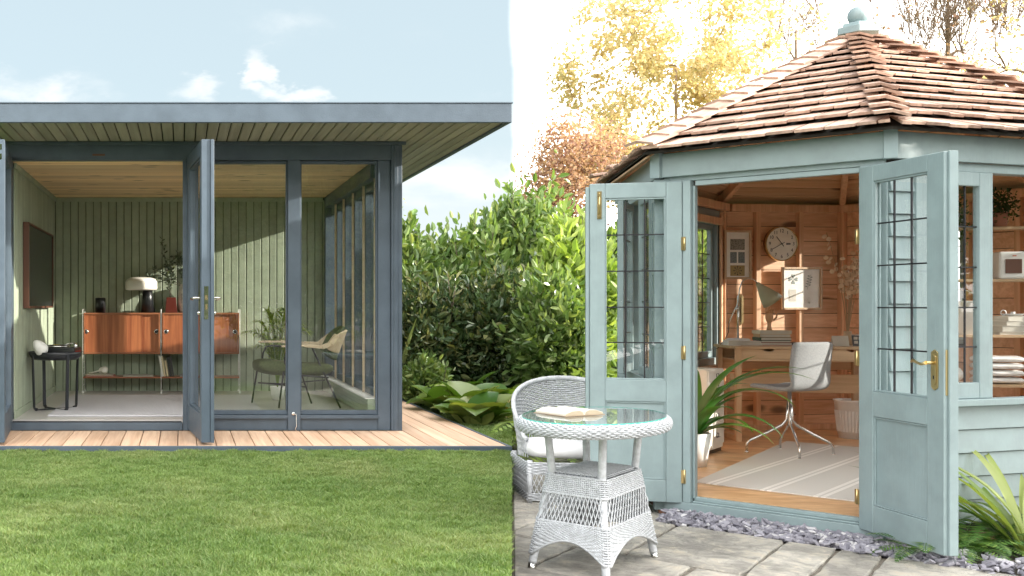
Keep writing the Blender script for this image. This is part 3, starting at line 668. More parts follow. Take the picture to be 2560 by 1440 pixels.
# palm
M['palm'] = leafmat('palm_leaf', [(.16, .26, .05), (.28, .40, .09), (.42, .46, .16)], .45, .3)
pm = thing('potted_palm', 'feathery green palm in a white pot behind the lounge chair', 'plant', (X(694, 252), 10.32, ZFL))
MB().lathe([(0, 0), (.055, 0), (.075, .13), (.068, .13), (.06, .11), (0, .11)], n=24).build('pot', M['white'], pm)
V = []; Fc = []; C = []; stb = MB()
for k in range(24):
    a = k * 2.4 + RNG.uniform(-.3, .3); h = RNG.uniform(.62, .95) if k % 3 else .92; r = RNG.uniform(.16, .38) if k % 3 else .1
    p0 = Vector((0, 0, .1)); p2 = Vector((r * math.cos(a), r * math.sin(a) * .8, h - r * .5)); p1 = Vector((p2.x * .25, p2.y * .25, h * .85))
    pts = [p0 * (1 - t) ** 2 + p1 * 2 * t * (1 - t) + p2 * t * t for t in np.linspace(0, 1, 14)]
    stb.tube(pts, .003, 5)
    for i in range(5, 14):
        for sgn in (-1, 1):
            for rep in (0, .5):
                p = pts[i] if not rep else pts[i].lerp(pts[max(0, i - 1)], .5); d0 = (pts[i] - pts[i - 1]).normalized(); s_ = d0.cross(Vector((0, 0, 1))); s_ = s_.normalized() if s_.length > .1 else Vector((1, 0, 0))
                d = (d0 * .75 + s_ * sgn * .8 + Vector((0, 0, RNG.uniform(-.35, .15)))).normalized(); L = .17 * (1.15 - abs(i - 9) / 9) * RNG.uniform(.8, 1.2); wv = d.cross(Vector((0, 0, 1))).normalized() * .008
                o = len(V); V += [p, p + d * L * .45 + wv, p + d * L + Vector((0, 0, -.03)), p + d * L * .45 - wv]; Fc.append((o, o + 1, o + 2, o + 3)); C += [(RNG.random(), RNG.random() ** 2, 0)] * 4
stb.build('stem', M['palm'], pm)
me = npmesh('fronds', np.array([tuple(v) for v in V]), np.array(Fc), M['palm'], col=np.array(C)); o = bpy.data.objects.new('fronds', me); COL.objects.link(o); o.parent = pm; o['kind'] = 'stuff'
# ================================================================== SUMMERHOUSE (right)
def V2(x, y, z=0): return Vector((x, y, z))
PL = [(2.92, 6.40), (3.76, 5.52), (5.58, 6.07), (6.9, 8.3), (6.266, 9.886), (4.974, 9.738), (3.36, 8.0)]     # L C R RR BR BL LL
CEN = Vector((5.05, 7.77)); ZE = 2.0; ZA = 3.05; ZF = -.09; ZH = 1.79; BZ = 1.85
sh = wthing('summerhouse', 'duck-egg painted timber summerhouse with cedar shingle roof and open leaded doors', 'summerhouse', (5.05, 7.77, ZP))
class Face:                                             # a wall face: u along, t outward
    def __init__(s, p, q):
        s.p = Vector((*p, 0)); s.q = Vector((*q, 0)); s.L = (s.q - s.p).length; s.d = (s.q - s.p) / s.L
        s.n = Vector((s.d.y, -s.d.x, 0))
        if s.n.dot(Vector((*CEN, 0)) - s.p) > 0: s.n = -s.n
    def P(s, u, t, z): return s.p + s.d * u + s.n * t + Vector((0, 0, z))
    def bx(s, mb, u0, t0, z0, u1, t1, z1): return mb.obox(s.P(u0, t0, z0), s.d * (u1 - u0), s.n * (t1 - t0), (0, 0, z1 - z0))
FA, FB, FR_, FBR, FK, FLB, FL = [Face(PL[i], PL[(i + 1) % 7]) for i in range(7)]
# floor
fl = MB(); fl.prism([(CEN.x + (x - CEN.x) * .93, CEN.y + (y - CEN.y) * .93, ZP + .03) for x, y in PL][::-1], (0, 0, ZF - .02 - ZP - .03)); flo = fl.build('floor', M['dark_gap'], sh)
# floor boards run across (parallel to the door front), cut to the plan
def clip_poly(poly, n, c):                              # keep points with n.p >= c
    out = []
    for i in range(len(poly)):
        a, b = poly[i], poly[(i + 1) % len(poly)]; da = n[0] * a[0] + n[1] * a[1] - c; db = n[0] * b[0] + n[1] * b[1] - c
        if da >= 0: out.append(a)
        if (da >= 0) != (db >= 0):
            k = da / (da - db); out.append((a[0] + (b[0] - a[0]) * k, a[1] + (b[1] - a[1]) * k))
    return out
inn = FA.n * -1
def plan_clip(poly, marg):
    for f in (FA, FB, FR_, FBR, FK, FLB, FL):
        n = -f.n; poly = clip_poly(poly, (n.x, n.y), n.x * f.p.x + n.y * f.p.y + marg)
        if len(poly) < 3: return []
    return poly
for k in range(60):
    w0 = .05 + k * .115; o = FA.P(0, 0, 0)
    q = [FA.P(-4, -w0, 0), FA.P(5, -w0, 0), FA.P(5, -w0 - .113, 0), FA.P(-4, -w0 - .113, 0)]
    pl = plan_clip([(v.x, v.y) for v in q], .099)
    if len(pl) >= 3: MB().prism([(x, y, ZF - .019) for x, y in pl], (0, 0, .019)).build('floor_board', M['cabin_floor'], flo)
# plinth, sill, jambs and header of the door face
pln = MB()
for f in (FA, FB, FR_, FBR, FK, FLB, FL): f.bx(pln, 0.005, -.10, ZP - .02, f.L - .005, -.02, -.1905)
pln.build('brick_plinth', paint('red_brown_plinth', (.20, .095, .06), .9, .35, scale=14), sh)
FA.bx(MB(), 0, 0, 0, 1, 1, 1)
s_ = MB(); FA.bx(s_, .05, -.09, -.19, FA.L - .02, -.005, -.125); FA.bx(s_, .20, -.12, -.1245, 1.075, -.03, -.115); FA.bx(s_, .2, -.095, -.1145, 1.075, -.055, -.092); s_.build('door_sill', M['duck'], sh, .003)
jm = MB(); FA.bx(jm, .150, -.09, -.1245, .195, -.012, ZH + .03); FA.bx(jm, .1955, -.09, -.1, .209, -.045, ZH); FA.bx(jm, 1.075, -.09, -.1245, 1.12, -.012, ZH + .03)
FA.bx(jm, .21, -.09, ZH, 1.074, -.045, ZH + .0295); FA.bx(jm, .03, -.085, ZH + .031, FA.L - .03, -.04, 1.99)
jm.build('door_frame', M['duck'], sh, .003)
cp = MB()
FA.bx(cp, 0.0, -.10, -.19, .149, -.02, ZH + .03); FA.bx(cp, 1.121, -.09, -.1905, FA.L - .02, -.02, ZH + .03)
cp.build('corner_post', M['duck'], sh, .003)
fx = MB(); FL.bx(fx, 0.0, -.10, -.19, .06, .012, 1.84); FL.bx(fx, FL.L - .05, -.10, -.19, FL.L + .0, .012, 1.84); fx.build('corner_post', M['duck'], sh, .003)
# fascia beams with corner blocks
for i, f in enumerate((FA, FB, FR_, FBR, FK, FLB, FL)):
    b = MB(); f.bx(b, .0 + .03, -.035, BZ, f.L - .03, 0.0, ZE - .005); b.build('fascia_beam', M['duck'], sh, .003)
    b = MB(); p = f.p; dd = (Vector((*CEN, 0)) - p).normalized(); sd_ = Vector((dd.y, -dd.x, 0))
    b.obox(p - dd * .022 - sd_ * .032 + Vector((0, 0, BZ - .004)), sd_ * .064, dd * .05, (0, 0, ZE - BZ + .01)); b.build('corner_block', M['duck'], sh, .003)
def u_at(f, px, t=-.14):
    k = (px - CX) / F; b = f.P(0, t, 0); return (k * b.y - b.x) / (f.d.x - k * f.d.y)
# siding helper (weatherboards)
def siding(f, u0, u1, z0, z1, name='siding', h=.118, t0=-.045):
    n = max(1, round((z1 - z0) / h)); h = (z1 - z0) / n
    w = MB(); f.bx(w, u0, t0 - .02, z0, u1, t0 - .002, z1); wl_ = w.build(name, M['duck'], sh)
    for k in range(n):
        za, zb_ = z0 + k * h, z0 + (k + 1) * h - .006
        b = MB(); b.hexa([f.P(u0, t0, za), f.P(u0, t0 + .024, za), f.P(u1, t0 + .024, za), f.P(u1, t0, za), f.P(u0, t0, zb_), f.P(u0, t0 + .008, zb_), f.P(u1, t0 + .008, zb_), f.P(u1, t0, zb_)])
        b.build('weatherboard', M['duck'], wl_, .0015)
        nb_ = MB()
        for uu in (u0 + .035, u1 - .035): nb_.box(*(f.P(uu, t0 + .0205, za + .03) - Vector((.002, .002, .002))), *(f.P(uu, t0 + .0205, za + .03) + Vector((.002, .002, .002))))
    return wl_
siding(FB, .035, .215, -.13, 1.80); siding(FB, .216, FB.L - .05, -.13, .515)
siding(FL, .061, .32, -.13, 1.84); siding(FL, 1.36, FL.L - .051, -.13, 1.84); siding(FL, .321, 1.359, -.13, .55)
siding(FLB, .03, .16, -.13, 1.84); siding(FLB, .161, 1.70, -.13, .50); siding(FLB, 1.701, 2.34, -.13, 1.84); siding(FK, .03, FK.L - .03, -.13, 1.9)
SUN_W1, SUN_W2 = u_at(FBR, 2410), u_at(FBR, 2165)  # opening added behind the right door so sun reaches the back wall
siding(FBR, .03, SUN_W1 - .001, -.13, 1.9); siding(FBR, SUN_W1, SUN_W2, -.13, .74); siding(FBR, SUN_W2 + .001, FBR.L - .03, -.13, 1.9)
siding(FR_, .03, .40, -.13, 1.84); siding(FR_, .401, 2.3, -.13, .50); siding(FR_, 2.301, FR_.L - .03, -.13, 1.84)
ws = MB(); FB.bx(ws, .20, -.06, .516, FB.L - .04, .02, .553); ws.build('window_sill', M['duck'], sh, .004)
ws = MB(); FB.bx(ws, .20, -.10, 1.80, FB.L - .04, -.03, 1.849); FB.bx(ws, .20, -.07, .554, .245, -.012, 1.799); ws.build('window_frame', M['duck'], sh, .003)
ZB = (1.714, 1.50, 1.277, 1.055, .838, .62)
def leaded(parent, Pf, u0, u1, t, z0, z1, nv, zs_=ZB[1:-1], w=.0075):
    """lead strips over one pane: nv columns"""
    ld = MB()
    def bx_(ua, za, ub, zb_): ld.obox(Pf(ua, t - .004, za), Pf(ub, t - .004, za) - Pf(ua, t - .004, za), Pf(ua, t + .004, za) - Pf(ua, t - .004, za), (0, 0, zb_ - za))
    for k in range(1, nv):
        u = u0 + (u1 - u0) * k / nv; bx_(u - w / 2, z0, u + w / 2, z1)
    for z in zs_: bx_(u0, z - w / 2, u1, z + w / 2)
    return ld.build('lead_strip', M['lead'], parent)
def casement(f, u0, u1, z0, z1, t0=-.055, th=.04, st=.045, nv=2, rot=0, zs_=None, name='window'):
    """leaded casement in face f; rot opens it outward about u0 side"""
    org = f.P(u0, t0 + th, 0); c, s_ = math.cos(rot), math.sin(rot)
    dd = f.d * c + f.n * s_; nn = f.n * c - f.d * s_
    def P_(u, t, z): return org + dd * u + nn * (t - th) + Vector((0, 0, z))
    W_ = u1 - u0
    def bx_(mb, ua, ta, za, ub, tb, zb_): mb.obox(P_(ua, ta, za), dd * (ub - ua), nn * (tb - ta), (0, 0, zb_ - za))
    m = MB(); bx_(m, 0, 0, z0, st, th, z1); bx_(m, W_ - st, 0, z0, W_, th, z1); bx_(m, st + .0005, .001, z0, W_ - st - .0005, th - .001, z0 + st + .012); bx_(m, st + .0005, .001, z1 - st, W_ - st - .0005, th - .001, z1)
    o = m.build(name, M['duck'], sh, .004)
    g = MB(); bx_(g, st + .001, .018, z0 + st + .0125, W_ - st - .001, .022, z1 - st - .0005); g.build('glass', M['glass2'], o)
    za, zb_ = z0 + st + .013, z1 - st - .001
    leaded(o, P_, st + .001, W_ - st - .001, .02, za, zb_, nv, zs_ or [za + (zb_ - za) * k / 5 for k in range(1, 5)])
    return o
casement(FB, .246, .742, .555, 1.798, nv=4, zs_=ZB[1:-1], st=.075)
mb_ = MB(); FB.bx(mb_, .743, -.075, .554, .772, -.02, 1.799); FB.bx(mb_, 1.40, -.075, .554, 1.44, -.02, 1.799); FB.bx(mb_, 1.80, -.075, .554, 1.85, -.02, 1.799); mb_.build('window_frame', M['duck'], sh, .003)
# middle light swung wide open (hinged at its right side), out of the frame; right light closed
casement(FB, 1.441, 1.799, .555, 1.798, nv=2, zs_=ZB[1:-1])
# side windows; the hidden back-right one is added to let sun in
for f, a, b in ((FL, .321, 1.359), (FLB, .161, 1.70), (FR_, .401, 2.3), (FBR, SUN_W1, SUN_W2)):
    w = MB(); f.bx(w, a, -.10, {FL: .55, FBR: .74}.get(f, .50), b, -.0, .59 if f is not FBR else .78); f.bx(w, a, -.10, 1.80, b, -.02, 1.849 if f is not FLB else 1.93); zw = .591 if f is not FBR else .781; f.bx(w, a, -.09, zw, a + .04, -.02, 1.799); f.bx(w, b - .04, -.09, zw, b, -.02, 1.799)
    w.build('window_frame', M['duck'], sh, .003)
    n = 4 if f is FR_ else 2 if f is not FLB else 3; wd = (b - a - .08) / n
    for k in range(n):
        ua = a + .04 + k * wd + .004; ub = ua + wd - .008
        casement(f, ua, ub, zw + .001, 1.797, nv=2, rot=(.28 if (f is FL and k == 0) else 0))
# ---- lining boards and studs inside
def lining(f, u0, u1, z0, z1, hb=.135, t=-.10):
    w = MB(); f.bx(w, u0, t + .004, z0, u1, t + .03, z1); wl_ = w.build('lining', M['dark_gap'], sh)
    z = z0
    while z < z1 - .02:
        zz = min(z + hb, z1); b = MB(); f.bx(b, u0, t - .012, z + .002, u1, t + .003, zz - .003); 
        b.build('lining_board', M['cabin'], wl_)
        z = zz
    return wl_
def studs(f, us, z0, z1, w=.045, d=.05, t=-.1125):
    for u in us:
        b = MB(); f.bx(b, u - w / 2, t - d, z0, u + w / 2, t - .0005, z1); b.build('stud', M['cabin_z'], sh, .002)
lining(FK, .0 + .05, FK.L - .05, ZF, 1.97)
def u_at(f, px, t=-.14):                                 # where a sight column meets the inside of a face
    k = (px - CX) / F; b = f.P(0, t, 0); return (k * b.y - b.x) / (f.d.x - k * f.d.y)
uK = [u_at(FK, p) for p in (1893, 2000)]
studs(FK, uK + [u_at(FK, 1786) , u_at(FK, 2104)], ZF + .05, 1.93)
pl_ = MB(); 
for f in (FK, FLB, FBR, FR_):
    f.bx(pl_, .08, -.165, 1.931, f.L - .08, -.1135, 2.0); 
pl_.build('wall_plate', M['cabin_z'], sh, .003)
bp = MB(); FK.bx(bp, .08, -.16, ZF, FK.L - .08, -.114, ZF + .05); FBR.bx(bp, .08, -.16, ZF, FBR.L - .08, -.114, ZF + .05); bp.build('sole_plate', M['cabin_z'], sh, .003)
lining(FBR, .05, SUN_W1 - .001, ZF, 1.97); lining(FBR, SUN_W1, SUN_W2, ZF, .74); lining(FBR, SUN_W1, SUN_W2, 1.85, 1.97); lining(FBR, SUN_W2 + .001, FBR.L - .05, ZF, 1.97); studs(FBR, [.12, SUN_W1 - .03, SUN_W2 + .03, FBR.L - .12], ZF + .05, 1.93)
lining(FLB, .03, .16, ZF, 1.93); lining(FLB, .161, 1.70, ZF, .49); lining(FLB, 1.701, FLB.L - .04, ZF, 1.93)
studs(FLB, [.07, 1.74], ZF + .05, 1.93, d=.018)
iw = MB(); FLB.bx(iw, .13, -.16, .492, 1.72, -.101, .53); FLB.bx(iw, .135, -.118, .531, .165, -.101, 1.86); FLB.bx(iw, .166, -.14, 1.80, 1.72, -.101, 1.86); FLB.bx(iw, 1.69, -.14, .531, 1.72, -.101, 1.799); iw.build('inner_window_trim', M['cabin_z'], sh, .002)
lining(FR_, .03, .39, ZF, 1.93); lining(FR_, .391, 2.31, ZF, .49); lining(FR_, 2.311, FR_.L - .04, ZF, 1.93)
lining(FB, .03, .2, ZF, 1.93, t=-.08); lining(FB, .21, FB.L - .06, ZF, .5, t=-.08); lining(FL, .05, .32, ZF, 1.93); lining(FL, .321, 1.36, ZF, .54); lining(FL, 1.361, FL.L - .04, ZF, 1.93)
# ---- roof
apex = Vector((CEN.x, CEN.y, ZA))
EV = []
for x, y in PL:
    d = (Vector((x, y)) - CEN).normalized(); q = Vector((x, y)) + d * .12; EV.append(Vector((q.x, q.y, ZE)))
rfz = wthing('roof'); rfz.parent = sh; rfz.matrix_parent_inverse = wm(sh).inverted()
bpy.data.objects.remove(rfz)
rb = MB()
for i in range(7):
    a, b = EV[i], EV[(i + 1) % 7]; dn = Vector((0, 0, -.016))
    rb.add([a, b, apex, a + dn, b + dn, apex + dn], [(0, 1, 2), (5, 4, 3), (0, 3, 4, 1)])
roof = rb.build('roof', M['dark_gap'], sh)
def shingle_face(i, rows, parts=True, seed=0):
    rg = random.Random(seed); E1, E2 = EV[i], EV[(i + 1) % 7]; e = (E2 - E1); L = e.length; e = e / L
    foot = E1 + e * (apex - E1).dot(e); up = apex - foot; H = up.length; up = up / H; n = e.cross(up); n = n if n.z > 0 else -n
    ua = (apex - E1).dot(e); ex = H / rows
    st = MB()
    for r in range(rows):
        hb = r * ex - (.04 if r == 0 else 0); ht = min(hb + ex * 1.28, H)
        def lim(h): f = max(h, 0) / H; return ua * f, L + (ua - L) * f
        l0, r0 = lim(hb); l1, r1 = lim(ht); u = l0 - rg.uniform(0, .12)
        while u < r0 - .004:
            w = rg.uniform(.095, .165); a0, a1 = max(u, l0), min(u + w - .009, r0)
            if a1 - a0 > .012:
                b0, b1 = min(max(a0, l1), r1), max(min(a1, r1), l1)
                if b1 - b0 < .001: b0, b1 = (b0, b0 + .001)
                lift = .045 + rg.uniform(-.004, .005); th = .016; hb2 = hb + rg.uniform(-.006, .006)
                def Q(uu, h, z): return E1 + e * uu + up * h + n * z
                bm = MB().hexa([Q(a0, hb2, lift - th), Q(a1, hb2, lift - th), Q(b1, ht, .001), Q(b0, ht, .001), Q(a0, hb2, lift), Q(a1, hb2, lift), Q(b1, ht, .008), Q(b0, ht, .008)])
                if parts: shingle_obj(bm, e, up, n, 'shingle', roof)
                else: st.hexa(bm.v)
            u += w
    if not parts: o = st.build('shingles', M['shingle'], roof); o['kind'] = 'stuff'
def shingle_obj(bm, e, up, n, name, parent):             # object axes follow the slope so that the grain runs up the shingle
    c = sum((Vector(v) for v in bm.v), Vector()) / len(bm.v); R = Matrix((e, up, n)).transposed().to_4x4(); T = Matrix.Translation(c) @ R; Ti = T.inverted()
    bm.v = [tuple(Ti @ Vector(v)) for v in bm.v]; o = bm.build(name, M['shingle'], parent); o.matrix_basis = T; return o
for i in range(7): shingle_face(i, 13, parts=i in (0, 1, 6), seed=i + 3)
def hips(i, n):
    E = EV[i]; h = (apex - E); H = h.length; h = h / H
    qs = []
    for j in (i - 1, i + 1):
        O = EV[j % 7]; v = (O - E); v = v - h * v.dot(h); qs.append(v.normalized())
    rg = random.Random(i)
    for k in range(n):
        s0 = -.045 + (H - .02) * k / n; s1 = s0 + (H / n) * 1.35; s1 = min(s1, H - .10)
        if s0 > H - .13: continue
        bm = MB(); w = .088 + rg.uniform(-.006, .006); lift = .100 + rg.uniform(-.004, .004); lo = .050
        up_ = Vector((0, 0, 1)); up_ = (up_ - h * up_.dot(h)).normalized()
        for q in qs:
            nq = (up_ - q * up_.dot(q)).normalized()
            A = E + h * s0 + up_ * lift; B = E + h * s1 + up_ * lo
            bm.hexa([A - nq * .016, A + q * w - nq * .016, B + q * w - nq * .008, B - nq * .008, A, A + q * w, B + q * w, B])
        shingle_obj(bm, qs[0], h, up_, 'hip_shingle', roof)
for i in (0, 1, 2, 6): hips(i, 15)
# fix normals on all one-off meshes lazily: nothing relies on winding
# inside of the roof: boards on the back and side slopes, rafters on the hips
def ceiling_face(i, rows, name='ceiling_board'):
    E1, E2 = EV[i], EV[(i + 1) % 7]; dn = Vector((0, 0, -.045))
    for r in range(rows):
        f0, f1 = r / rows + .004, (r + 1) / rows - .004
        q = [E1.lerp(apex, f0) + dn, E2.lerp(apex, f0) + dn, E2.lerp(apex, f1) + dn, E1.lerp(apex, f1) + dn]
        if r == rows - 1: q = [E1.lerp(apex, f0) + dn, E2.lerp(apex, f0) + dn, apex + dn]
        e = (E2 - E1).normalized(); up = (apex - (E1 + E2) / 2); n = e.cross(up).normalized(); bm = MB().prism(q, (0, 0, .012)); c = (E1 + E2) / 2
        R = Matrix((e, n.cross(e), n)).transposed().to_4x4(); T = Matrix.Translation(q[0]) @ R; Ti = T.inverted(); bm.v = [tuple(Ti @ Vector(v)) for v in bm.v]
        o = bm.build(name, M['cabin_ceil'], roof); o.matrix_basis = T
M['cabin_ceil'] = wood('pale_pine_ceiling', (.60, .36, .19), (.80, .55, .34), 0, .55, knots=2.6, obj_var=.12)
for i in (2, 3, 4, 5, 6): ceiling_face(i, 17)
for i in range(7):
    b = MB(); E = EV[i]; E = E.lerp(apex, .06); b.bar(E + Vector((0, 0, -.09)), apex + Vector((0, 0, -.09)), .045, .09, up=(0, 0, 1)); b.build('rafter', M['cabin_z'], sh)
# finial
fn = MB()
fn.lathe([(0, 0), (.150, 0), (.150, .052), (0, .052)], (CEN.x, CEN.y, ZA + .035), 6); fn.lathe([(0, .0525), (.118, .0525), (.11, .082), (0, .082)], (CEN.x, CEN.y, ZA + .035), 6); fn.smooth = [False] * len(fn.smooth)
fn.build('finial_base', M['duck'], sh, .004)
MB().lathe([(0, .08), (.045, .08), (.04, .09)] + [(.070 * math.cos(a), .143 + .072 * math.sin(a)) for a in np.linspace(-1.1, 1.57, 14)], (CEN.x, CEN.y, ZA + .035), 30).build('finial_ball', M['duck'], sh)
# ---- doors
def leaded_door(name, hinge, d, wid, nrm, z0, z1, st, flip):
    dr, P, bx = leaf_door(sh, name, hinge, d, wid, nrm, .045, z0, z1, st, z1 - 1.725, .004 - z0 + .0, M['duck'], None, bev=.004)
    mr = MB(); bx(mr, st + .0005, .001, .478, wid - st - .0005, .044, .61); mr.build('middle_rail', M['duck'], dr, .003)
    pn = MB(); bx(pn, st + .001, .016, .005, wid - st - .001, .03, .477); pn.build('panel', M['duck'], dr)
    md = MB(); a, b = st + .001, wid - st - .001
    for (t0, t1) in ((.006, .0155), (.0305, .039)):
        bx(md, a, t0, .0055, a + .008, t1, .4765); bx(md, b - .008, t0, .0055, b, t1, .4765); bx(md, a + .0085, t0, .0055, b - .0085, t1, .014); bx(md, a + .0085, t0, .468, b - .0085, t1, .4765)
        bx(md, a, t0, .611, a + .008, t1, 1.724); bx(md, b - .008, t0, .611, b, t1, 1.724); bx(md, a + .0085, t0, .611, b - .0085, t1, .62); bx(md, a + .0085, t0, 1.715, b - .0085, t1, 1.724)
    md.build('moulding', M['duck'], dr, .002)
    g = MB(); bx(g, a, .020, .611, b, .024, 1.7235); g.build('glass', M['glass2'], dr)
    leaded(dr, P, a + .0085, b - .0085, .022, .6205, 1.7145, 3)
    return dr, P, bx
dl, PLf, bxl = leaded_door('door', (3.027, 6.295), (-.502, .141), .522, (.27, .963), -.13, 1.818, .088, False)
rb_ = MB(); bxl(rb_, .5225, .012, -.128, .545, .05, 1.80); rb_.build('rebate_strip', M['duck'], dl, .003)
bo = MB(); bxl(bo, .455, -.006, 1.60, .48, -.0005, 1.77); bo.tube([PLf(.4675, -.009, 1.61), PLf(.4675, -.009, 1.76)], .0045, 8)
for zz in (1.615, 1.68, 1.745): bxl(bo, .458, -.0135, zz - .008, .477, -.0062, zz + .008)
bo.build('bolt', M['brass'], dl)
dr_, PR, bxr = leaded_door('door', (3.662, 5.628), (.008, -.618), .618, (1, .013), -.14, 1.81, .112, True)
rb_ = MB(); bxr(rb_, .6185, .018, -.138, .632, .062, 1.812); bxr(rb_, .585, .0455, -.138, .618, .062, 1.812); rb_.build('rebate_strip', M['duck'], dr_, .003)
zc_ = .753
def brass_handle(par, P, bx, u, t, sg, dirn=-1):
    pts = [(-.022, -.085), (-.014, -.092), (0, -.1), (.014, -.092), (.022, -.085), (.024, 0), (.022, .085), (.014, .092), (0, .1), (-.014, .092), (-.022, .085), (-.024, 0)]
    pm_ = MB(); pm_.prism([P(u + a, t, zc_ + b) for a, b in pts], P(u, t + sg * .005, 0) - P(u, t, 0))
    pm_.prism([P(u + a * .7, t + sg * .0051, zc_ + b * .75) for a, b in pts], P(u, t + sg * .003, 0) - P(u, t, 0))
    pm_.build('handle_plate', M['brass'], par, .0015)
    h = MB(); h.tube([P(u, t, zc_ + .035), P(u, t + sg * .045, zc_ + .035)], .009, 10)
    h.tube([P(u, t + sg * .045, zc_ + .035), P(u + dirn * .03, t + sg * .048, zc_ + .026), P(u + dirn * .06, t + sg * .048, zc_ + .034), P(u + dirn * .085, t + sg * .048, zc_ + .044), P(u + dirn * .10, t + sg * .045, zc_ + .034)], [.010, .007, .007, .008, .006], 8)
    h.build('handle', M['brass'], par)
    k = MB(); bx(k, u - .003, min(t + sg * .0083, t + sg * .0088), zc_ - .045, u + .003, max(t + sg * .0083, t + sg * .0088), zc_ - .028); k.build('keyhole', M['blackm'], par)
brass_handle(dr_, PR, bxr, .562, -.0005, -1)
brass_handle(dr_, PR, bxr, .562, .0455, 1)
lk = MB(); bxr(lk, .6183, .016 - .008, zc_ - .12, .6205, .016 + .008 - .001, zc_ + .1); lk.build('lock_plate', M['brass'], dr_)
for par, P, bx_, us in ((dl, PLf, bxl, -.012), (dr_, PR, bxr, -.012)):
    for zz in (1.44, .78, .03):
        h = MB(); h.tube([P(us, -.002, zz - .042), P(us, -.002, zz + .042)], .0055, 8); bx_(h, us + .004, -.0035, zz - .04, us + .018, -.0005, zz + .04); bx_(h, us - .016, -.0035, zz - .04, us - .004, -.0005, zz + .04); h.build('hinge', M['brass'], par)

# ================================================================== PATIO SLABS AND SLATE
m_, t_, b_ = newmat('riven_sandstone'); v_, r_ = coords(t_)
n1 = noise(t_, v_, 2.2, 6, .6, .6); n2 = noise(t_, v_, 9., 8, .7, .4); n3 = noise(t_, v_, 70., 3)
c_ = mixc(t_, sstep(t_, n1, .3, .7), (.28, .262, .225), (.52, .485, .42)); c_ = mixc(t_, sstep(t_, n2, .5, .72), c_, (.52, .45, .34)); c_ = mixc(t_, math_(t_, 'MULTIPLY', sstep(t_, n2, .58, .36), .5), c_, (.15, .14, .13))
hs_ = N(t_, 'ShaderNodeHueSaturation', Saturation=.8); t_.links.new(math_(t_, 'MULTIPLY_ADD', r_, .4, .85), hs_.inputs['Value']); t_.links.new(c_, hs_.inputs['Color']); t_.links.new(hs_.outputs[0], b_.inputs['Base Color'])
b_.inputs['Roughness'].default_value = .8
bump(t_, b_, math_(t_, 'ADD', math_(t_, 'MULTIPLY', n2, 1.), math_(t_, 'MULTIPLY', n3, .12)), 1., .04); M['stone'] = m_
pat = wthing('stone_patio', None, None, (2.6, 5.6, ZP), kind='structure'); pat['label'] = 'riven sandstone flags paving the ground before the summerhouse'
A0 = Vector((2.895, 6.06)); av = Vector((.69, -.724)); bv = Vector((.66, .75))
rs = random.Random(5)
def paving(a0, a1, b0, b1):
    g = .009; q = [A0 + av * (a0 + g) + bv * (b0 + g), A0 + av * (a1 - g) + bv * (b0 + g), A0 + av * (a1 - g) + bv * (b1 - g), A0 + av * (a0 + g) + bv * (b1 - g)]
    pts = []
    for i in range(4):                                   # worn edges
        p, r = q[i], q[(i + 1) % 4]; n = max(2, int((r - p).length / .09)); nn = Vector(((r - p).y, -(r - p).x)).normalized()
        for k in range(n):
            t = k / n; w = (p.lerp(r, t) + nn * rs.uniform(-.006, .006)) if k else p.lerp(r, .5 / n * 1.0) * .0 + p + ((q[(i + 1) % 4] - p).normalized() + (q[i - 1] - p).normalized()) * .006
            pts.append((w.x, w.y))
    pts = clip_poly(pts, (1, -LAWN_R), .012)
    if len(pts) < 3: return
    c = Vector((sum(p[0] for p in pts) / len(pts), sum(p[1] for p in pts) / len(pts))); dz = rs.uniform(-.003, .004); n = len(pts)
    lo = [(x, y, ZP - .02) for x, y in pts]; mid = [(x, y, ZP + .012 + dz) for x, y in pts]; top = [(c.x + (x - c.x) * (1 - .010 / max(.05, (Vector((x, y)) - c).length)), c.y + (y - c.y) * (1 - .010 / max(.05, (Vector((x, y)) - c).length)), ZP + .019 + dz) for x, y in pts]
    vs = lo + mid + top; fs = [tuple(range(2 * n, 3 * n))] + [(i, (i + 1) % n, n + (i + 1) % n, n + i) for i in range(n)] + [(n + i, n + (i + 1) % n, 2 * n + (i + 1) % n, 2 * n + i) for i in range(n)]
    MB().add(vs, fs).build('paving_slab', M['stone'], pat)
rowsp = [((-.95, 0), [-3.1, -2.4, -1.5, -.66, 0, .567, .814, 1.02, 1.62, 2.3, 3.0, 3.6, 4.4]), ((-1.55, -.95), [-3.2, -2.3, -1.45, -.9, -.25, .35, .93, 1.5, 2.3, 2.9, 3.7]),
         ((-2.4, -1.55), [-3.4, -2.5, -1.7, -.8, .1, .95, 1.9, 2.7, 3.5]), ((-3.0, -2.4), [-3, -2.2, -1.3, -.6, .2, .8, 1.6, 2.4, 3.2]), ((-3.9, -3.0), [-3, -2, -1.1, -.2, .6, 1.4, 2.4, 3.2]),
         ((0, .6), [-3.2, -2.5, -1.8, -1.2, -.62, -.12]), ((.6, 1.45), [-3.4, -2.6, -1.7, -.95, -.25]), ((1.45, 2.1), [-3.6, -2.9, -2.1, -1.5, -.7]), ((2.1, 2.9), [-3.8, -3., -2.2, -1.3])]
for (b0, b1), al in rowsp:
    for a0, a1 in zip(al[:-1], al[1:]): paving(a0, a1, b0, b1)
# grout
MBg = MB(); q = [A0 + av * -3.9 + bv * -3.9, A0 + av * 4.4 + bv * -3.9, A0 + av * 4.4 + bv * 0, A0 + av * -.12 + bv * 0, A0 + av * -.25 + bv * 2.8, A0 + av * -3.9 + bv * 2.8]
q = clip_poly([(p.x, p.y) for p in q], (1, -LAWN_R), .004); MBg.poly([(x, y, ZP + .003) for x, y in q]); MBg.build('joint_mortar', paint('sandy_mortar', (.16, .14, .115), .95, .4, scale=30), pat)
